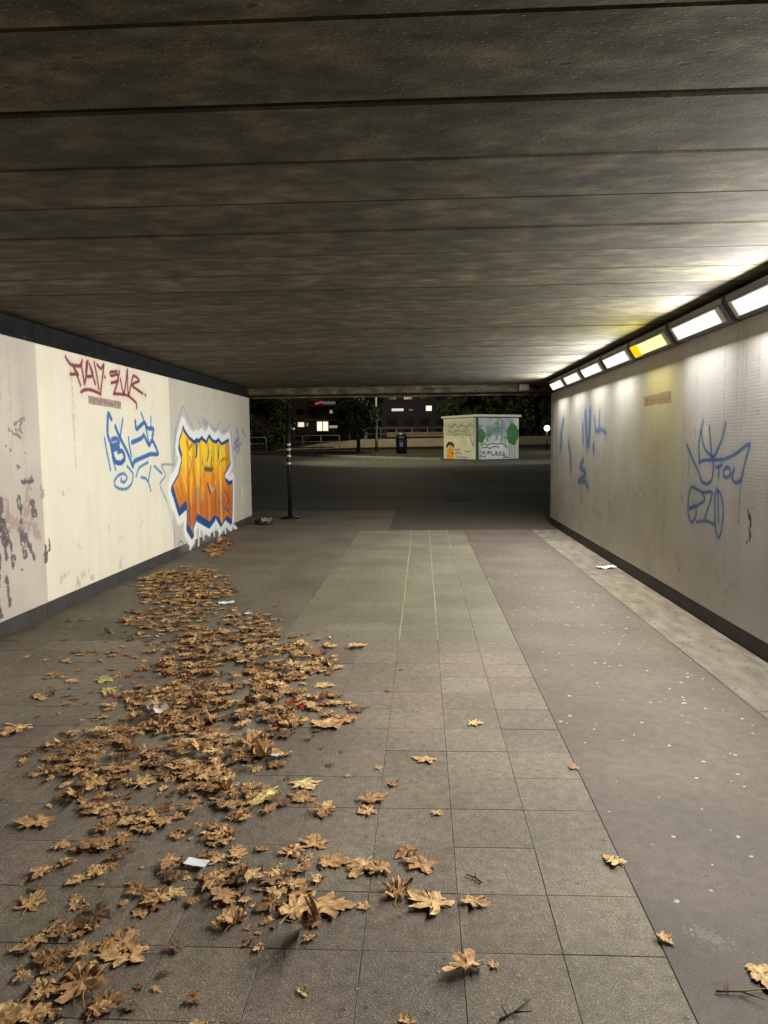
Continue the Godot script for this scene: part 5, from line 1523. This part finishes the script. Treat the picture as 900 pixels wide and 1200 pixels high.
# where the drift lies: middle x, z, half-widths, slant of x with z, leaves, depth
const DRIFT := [[-2.58, -8.05, 0.55, 1.15, 0.318, 190, 0.035], [-3.05, -11.2, 0.16, 1.1, 0.2, 70, 0.03], [-1.92, -6.45, 0.75, 0.5, 0.3, 60, 0.02], [-1.29, -5.35, 0.68, 0.80, 0.24, 175, 0.045], [-1.12, -4.22, 0.68, 0.52, 0.25, 130, 0.05], [-1.33, -3.58, 0.66, 0.38, 0.3, 95, 0.05], [-1.09, -3.15, 0.56, 0.24, 0.3, 46, 0.04], [-0.98, -2.66, 0.37, 0.32, 0.35, 38, 0.03], [-0.52, -2.42, 0.18, 0.20, 0.0, 8, 0.02], [-1.02, -2.05, 0.23, 0.26, 0.3, 11, 0.02], [-2.1, -4.9, 0.45, 0.95, 0.3, 16, 0.0], [-2.3, -6.3, 0.4, 0.6, 0.3, 16, 0.0], [-0.85, -1.72, 0.45, 0.18, 0.0, 6, 0.01]]
# leaves lying apart: x, z, width, tone, mesh, tilt
const APART := [[-2.19, -3.86, 0.2, 2, 1, 0.1], [-2.33, -4.42, 0.17, 5, 0, 0.05], [-2.08, -4.77, 0.17, 7, 0, 0.05], [-1.96, -4.53, 0.19, 7, 2, 0.05], [-1.68, -3.63, 0.13, 6, 1, 0.1], [-1.58, -2.89, 0.2, 0, 3, 0.15], [-1.38, -3.02, 0.19, 5, 0, 0.05], [-1.36, -2.53, 0.14, 0, 4, 0.2], [-1.31, -2.37, 0.17, 0, 2, 0.1], [-0.9, -2.11, 0.17, 2, 0, 0.08], [-0.94, -2.16, 0.16, 0, 1, 0.1], [-0.97, -1.99, 0.19, 1, 5, 0.2], [-0.69, -3.14, 0.22, 6, 0, 0.1], [-0.53, -3.27, 0.16, 6, 2, 0.1], [-0.41, -3.01, 0.15, 1, 6, 0.1], [-0.24, -3.03, 0.12, 2, 3, 0.1], [-0.21, -3.14, 0.17, 1, 1, 0.2], [-0.14, -3.28, 0.07, 1, 4, 0.1], [-0.49, -2.71, 0.13, 2, 5, 0.1], [-0.42, -2.78, 0.15, 0, 2, 0.15], [-0.32, -2.64, 0.19, 0, 0, 0.1], [-0.23, -2.60, 0.16, 2, 1, 0.15], [-0.17, -2.59, 0.15, 0, 5, 0.3], [-0.07, -2.71, 0.14, 1, 2, 0.2], [-0.02, -2.63, 0.17, 0, 6, 0.15], [-0.09, -2.47, 0.16, 0, 4, 0.3], [0.01, -2.41, 0.18, 5, 2, 0.15], [0.17, -2.41, 0.14, 2, 6, 0.1], [0.11, -2.08, 0.14, 2, 7, 0.3], [-0.33, -2.21, 0.17, 0, 8, 0.9], [-0.41, -2.37, 0.20, 2, 1, 0.3], [-0.31, -2.37, 0.20, 0, 2, 0.2], [0.0, -3.56, 0.13, 2, 2, 0.1], [0.28, -4.04, 0.12, 5, 2, 0.1], [-0.48, -5.58, 0.22, 2, 1, 0.2], [0.68, -2.68, 0.11, 5, 5, 0.2], [0.73, -2.24, 0.07, 2, 7, 0.5], [0.955, -2.08, 0.14, 5, 0, 0.08], [-0.51, -4.0, 0.24, 2, 3, 0.1], [-0.42, -4.08, 0.16, 0, 1, 0.1], [-0.78, -5.01, 0.22, 7, 0, 0.1], [-0.92, -4.65, 0.17, 5, 1, 0.3], [-0.74, -4.29, 0.19, 8, 1, 0.2], [-0.2, -2.38, 0.06, 2, 6, 0.1], [0.2, -2.11, 0.045, 2, 6, 0.1], [-0.50, -2.16, 0.06, 6, 5, 0.2], [-0.34, -1.98, 0.05, 6, 7, 0.3], [-0.05, -1.88, 0.06, 5, 7, 0.2], [-0.62, -4.66, 0.18, 5, 0, 0.1], [0.06, -3.02, 0.07, 2, 6, 0.1], [-0.52, -4.35, 0.13, 5, 2, 0.1]]


func build_leaves() -> void:
	var leafprint := leaf_print()
	var mats := []
	for c in TONES:
		var m := flat(c, 0.75)
		m.albedo_texture = leafprint
		m.albedo_color = Color(c.r * 1.18, c.g * 1.14, c.b * 1.10)
		m.backlight_enabled = true
		m.backlight = Color(0.06, 0.035, 0.015)
		mats.append(m)
	var shapes := []
	for k in 16:
		shapes.append(leaf_mesh(400 + k, [0.04, 0.12, 0.06, 0.2, 0.3, 0.15, 0.25, 0.6, 1.0, 0.08, -0.15, 0.1, 0.05, 0.1, -0.1, 0.2][k], [0.0, 0.02, 0.01, 0.04, 0.1, 0.05, 0.08, 0.3, 0.5, 0.02, 0.04, -0.06, 0.0, 0.02, -0.05, 0.05][k], [0.07, 0.10, 0.09, 0.12, 0.15, 0.17, 0.12, 0.16, 0.2, 0.13, 0.13, 0.15, 0.08, 0.11, 0.12, 0.14][k]))
	var all := []
	for l in APART:
		all.append({"x": l[0], "z": l[1], "w": l[2] * 0.74, "tone": l[3], "shape": l[4], "tilt": l[5] * (0.5 if l[5] < 0.6 else 1.0), "y": 0.001, "apart": true})
	for d in DRIFT:
		for k in int(d[5] * (2.9 if d[1] < -3.4 else 2.3)):
			var r := sqrt(rng.randf()) if d[6] > 0.0 else sqrt(rng.randf())
			r *= rng.randf_range(0.8, 1.12)
			var a := rng.randf() * TAU
			var dz: float = sin(a) * r * d[3]
			var x: float = d[0] + cos(a) * r * d[2] + dz * d[4]
			var z: float = d[1] + dz
			var clump := sin(x * 9.0 + z * 3.0) * sin(z * 7.0 - x * 4.0)
			if clump < -0.45 and rng.randf() < 0.75:
				continue
			if x < LEFT_X + 0.12:
				continue
			var tone: int = [0, 0, 0, 1, 1, 1, 2, 2, 3, 3, 4, 5][rng.randi() % 12]
			all.append({"x": x, "z": z, "w": rng.randf_range(0.038, 0.088) * (1.0 if rng.randf() < 0.8 else 1.35), "tone": tone, "shape": rng.randi() % 16, "tilt": absf(rng.randfn()) * 0.09, "y": rng.randf() * d[6] * 0.7 * (1.0 - r * r * 0.6), "apart": false})
	for k in 480:  # broken bits round the drift
		var d: Array = DRIFT[rng.randi() % DRIFT.size()]
		var dz: float = rng.randfn() * d[3] * 0.7
		all.append({"x": maxf(d[0] + rng.randfn() * d[2] * 0.8 + dz * d[4], LEFT_X + 0.08), "z": minf(d[1] + dz, -1.3), "w": rng.randf_range(0.02, 0.055), "tone": [1, 2, 3, 5, 4][rng.randi() % 5], "shape": rng.randi() % 16, "tilt": 0.2, "y": 0.001, "apart": false})
	for l in all:
		l.turn = rng.randf() * TAU
		l.around = rng.randf() * TAU
		l.squash = Vector3(rng.randf_range(0.62, 1.12), rng.randf_range(0.5, 1.15), rng.randf_range(0.75, 1.1))
		l.shows = l.w / Vector2(l.x, l.z).length() * (3.0 if l.apart else 1.0) * (1.0 + l.y * 6.0)
	all.sort_custom(func(p: Dictionary, q: Dictionary) -> bool: return p.shows > q.shows)
	var verts := PackedVector3Array()
	var norms := PackedVector3Array()
	var uvs := PackedVector2Array()
	var cols := PackedColorArray()
	var index := PackedInt32Array()
	var arrays := []
	for s in shapes:
		arrays.append(s.surface_get_arrays(0))
	for i in all.size():
		var l: Dictionary = all[i]
		var basis := Basis(Vector3(cos(l.around), 0, sin(l.around)), l.tilt) * Basis(Vector3.UP, l.turn) * Basis.from_scale(l.squash)
		basis = Basis.from_scale(Vector3.ONE * l.w) * basis
		# let the lowest point touch the paving
		var low := 9.0
		var vs: PackedVector3Array = arrays[l.shape][Mesh.ARRAY_VERTEX]
		for v in vs:
			low = minf(low, (basis * v).y)
		var at := Vector3(l.x, l.y - low + 0.001, l.z)
		if i < 300:
			var o := MeshInstance3D.new()
			o.name = numbered("fallen_leaf")
			o.mesh = shapes[l.shape]
			o.material_override = mats[l.tone]
			add_child(o)
			o.transform = Transform3D(basis, at)
			var label := leaf_label(l)
			if l.tone == 8:
				label = "red leaf at the edge of the brown leaf drift"
			elif l.tone == 7:
				label = "pale yellow-green leaf lying flat among brown leaves"
			elif l.tone == 6:
				label = "light yellow leaf among the brown fallen leaves"
			elif l.apart and l.x > 0.6:
				label = "light tan leaf lying by the edge of the brown path"
			elif l.apart and l.tilt > 0.8:
				label = "folded brown leaf standing upright on the paving slabs"
			elif l.apart and l.x > -0.45:
				label = leaf_label(l).split(" in the drift")[0] + " lying apart near the " + leaf_label(l).split("near the ")[1]
			tag(o, label, "leaf", "fallen leaves")
		else:
			var c: Color = TONES[l.tone]
			c = Color(c.r * 1.18, c.g * 1.14, c.b * 1.10).srgb_to_linear()
			var from := verts.size()
			var ns: PackedVector3Array = arrays[l.shape][Mesh.ARRAY_NORMAL]
			var us: PackedVector2Array = arrays[l.shape][Mesh.ARRAY_TEX_UV]
			for k in vs.size():
				verts.append(basis * vs[k] + at)
				norms.append((basis * ns[k]).normalized())
				uvs.append(us[k])
				cols.append(c)
			for k in arrays[l.shape][Mesh.ARRAY_INDEX]:
				index.append(from + k)
	var got := []
	got.resize(Mesh.ARRAY_MAX)
	got[Mesh.ARRAY_VERTEX] = verts
	got[Mesh.ARRAY_NORMAL] = norms
	got[Mesh.ARRAY_TEX_UV] = uvs
	got[Mesh.ARRAY_COLOR] = cols
	got[Mesh.ARRAY_INDEX] = index
	var am := ArrayMesh.new()
	am.add_surface_from_arrays(Mesh.PRIMITIVE_TRIANGLES, got)
	var m: StandardMaterial3D = mats[0].duplicate()
	m.albedo_color = Color.WHITE
	m.vertex_color_use_as_albedo = true
	var rest := part("leaf_litter", am, m, self)
	rest.set_meta("kind", "stuff")
	tag(rest, "drift of smaller brown leaves and leaf crumbs along the wall", "leaves")
	print("leaves ", all.size())


func leaf_label(l: Dictionary) -> String:
	var tone: String = ["brown", "mid-brown", "tan", "dark brown", "blackish brown", "light tan", "", "", ""][l.tone]
	var form: String = ["flat", "wavy", "flat", "cupped", "curled", "crumpled", "curled", "tightly folded", "tightly folded", "wavy", "domed", "crumpled", "flat", "wavy", "domed", "crumpled"][l.shape]
	var near := "bare slabs"
	var least := 99.0
	for p in [["white ticket", -0.82, -2.59], ["crumpled white tissue", -1.47, -4.04], ["folded wrapper", -0.76, -3.54], ["red leaf", -0.74, -4.29], ["white paper scrap", -1.89, -7.16], ["two yellow-green leaves", -2.0, -4.65], ["upright folded leaf", -0.33, -2.21], ["yellow leaf beside the drift", -0.69, -3.14], ["foot of the grey stained panel", -2.9, -6.0], ["foot of the graffiti piece", -3.0, -11.0]]:
		var d := Vector2(l.x - p[1], l.z - p[2]).length()
		if d < least:
			least = d
			near = p[0]
	return ("small " if l.w < 0.085 else "") + "%s %s leaf in the drift near the %s" % [tone, form, near]


# ---------------------------------------------------------------- scraps
func scrap(size: Vector2, bend: float, s: int) -> ArrayMesh:  # a bent piece of paper with a little thickness
	var n := FastNoiseLite.new()
	n.seed = s
	n.frequency = 1.1
	var st := SurfaceTool.new()
	st.begin(Mesh.PRIMITIVE_TRIANGLES)
	var grid := 7
	var up := func(i: int, j: int) -> Vector3:
		var u := i / float(grid - 1) - 0.5
		var v := j / float(grid - 1) - 0.5
		return Vector3(u * size.x, bend * (absf(n.get_noise_2d(i * 0.9, j * 0.9)) + u * u * 1.5), v * size.y)
	for i in grid - 1:
		for j in grid - 1:
			var q := [up.call(i, j), up.call(i + 1, j), up.call(i + 1, j + 1), up.call(i, j + 1)]
			poly(st, q, Vector3.UP)
			poly(st, q.map(func(p: Vector3) -> Vector3: return p - Vector3(0, 0.0012, 0)), Vector3.DOWN)
	st.generate_normals()
	return st.commit()


func build_litter() -> void:
	var white := flat(Color(0.90, 0.90, 0.89), 0.6)
	var pinkish := flat(Color(0.84, 0.78, 0.76), 0.7)
	var list := [
		["paper_scrap", "small flat white ticket among brown leaves on the slabs", "paper", Vector3(-0.82, 0.022, -2.59), Vector2(0.085, 0.045), 0.006, white, -0.25],
		["paper_scrap", "white paper scrap at the edge of the leaf drift", "paper", Vector3(-1.89, 0.003, -7.16), Vector2(0.15, 0.10), 0.02, white, 0.3],
		["paper_scrap", "crumpled white tissue on top of the leaf drift", "tissue", Vector3(-1.47, 0.055, -4.04), Vector2(0.10, 0.09), 0.06, pinkish, 0.8],
		["paper_scrap", "torn white paper in the dusty channel below the tiled wall", "paper", Vector3(2.19, 0.005, -9.17), Vector2(0.22, 0.13), 0.04, white, 0.4],
		["paper_scrap", "small pale scrap beyond the leaf drift on grey asphalt", "paper", Vector3(-1.58, 0.003, -6.68), Vector2(0.08, 0.06), 0.02, pinkish, 1.1],
		["paper_scrap", "narrow folded wrapper lying across the leaf drift", "wrapper", Vector3(-0.76, 0.035, -3.54), Vector2(0.15, 0.03), 0.008, pinkish, -0.5],
	]
	for l in list:
		var o := part(numbered(l[0]), scrap(l[4], l[5], used.size() * 7 + int(l[3].z * 10)), l[6], self, l[3], Vector3(0, l[7], 0))
		tag(o, l[1], l[2])
	# twigs
	var bark := flat(Color(0.23, 0.17, 0.11), 0.9)
	var tan_bark := flat(Color(0.52, 0.42, 0.28), 0.9)
	for t in [["dark forked twig at the front edge of the slabs", Vector3(0.24, 0.006, -1.93), 0.12, bark, 0.7], ["thin dark twig lying on the open paving slabs", Vector3(0.17, 0.004, -2.55), 0.07, bark, 2.4], ["dry tan twig on the brown path beside a pale leaf", Vector3(0.88, 0.005, -2.03), 0.16, tan_bark, 0.1]]:
		var st := SurfaceTool.new()
		st.begin(Mesh.PRIMITIVE_TRIANGLES)
		var long: float = t[2]
		add_tube(st, [Vector3(-long / 2, 0, 0), Vector3(-long * 0.1, 0.004, long * 0.06), Vector3(long / 2, 0.002, 0)], [0.0035, 0.003, 0.0015], 6)
		add_tube(st, [Vector3(-long * 0.1, 0.004, long * 0.06), Vector3(long * 0.2, 0.01, long * 0.34)], [0.0028, 0.001], 6)
		add_tube(st, [Vector3(-long * 0.3, 0.002, long * 0.03), Vector3(-long * 0.2, 0.008, -long * 0.22)], [0.0025, 0.001], 6)
		st.generate_normals()
		var o := part(numbered("twig"), st.commit(), t[3], self, t[1], Vector3(0, t[4], 0))
		tag(o, t[0], "twig")
	# a dumped dark bag at the foot of the left wall's far end
	var sack := thing("rubbish_bag", "crumpled dark bag slumped at the far end of the graffiti wall", "bag", Vector3(-3.02, 0.012, -14.35))
	var n := FastNoiseLite.new()
	n.seed = 77
	n.frequency = 2.5
	var ball := SphereMesh.new()
	ball.radial_segments = 28
	ball.rings = 16
	var arr := ball.get_mesh_arrays()
	var vs: PackedVector3Array = arr[Mesh.ARRAY_VERTEX]
	for k in vs.size():
		var v := vs[k] * 2.0
		var q := 1.0 + 0.35 * n.get_noise_3dv(v) + 0.12 * n.get_noise_3dv(v * 3.0)
		vs[k] = Vector3(v.x * 0.17 * q, maxf(0.0, (v.y + 0.35) * 0.08 * q), v.z * 0.15 * q)
	arr[Mesh.ARRAY_VERTEX] = vs
	var raw := ArrayMesh.new()
	raw.add_surface_from_arrays(Mesh.PRIMITIVE_TRIANGLES, arr)
	var smooth := SurfaceTool.new()
	smooth.create_from(raw, 0)
	smooth.generate_normals()
	part("sack", smooth.commit(), flat(Color(0.17, 0.165, 0.16), 0.5), sack)
	part("flap", scrap(Vector2(0.2, 0.12), 0.08, 5), flat(Color(0.5, 0.49, 0.47), 0.6), sack, Vector3(0.07, 0.07, 0.10), Vector3(0.5, 0.3, 0))
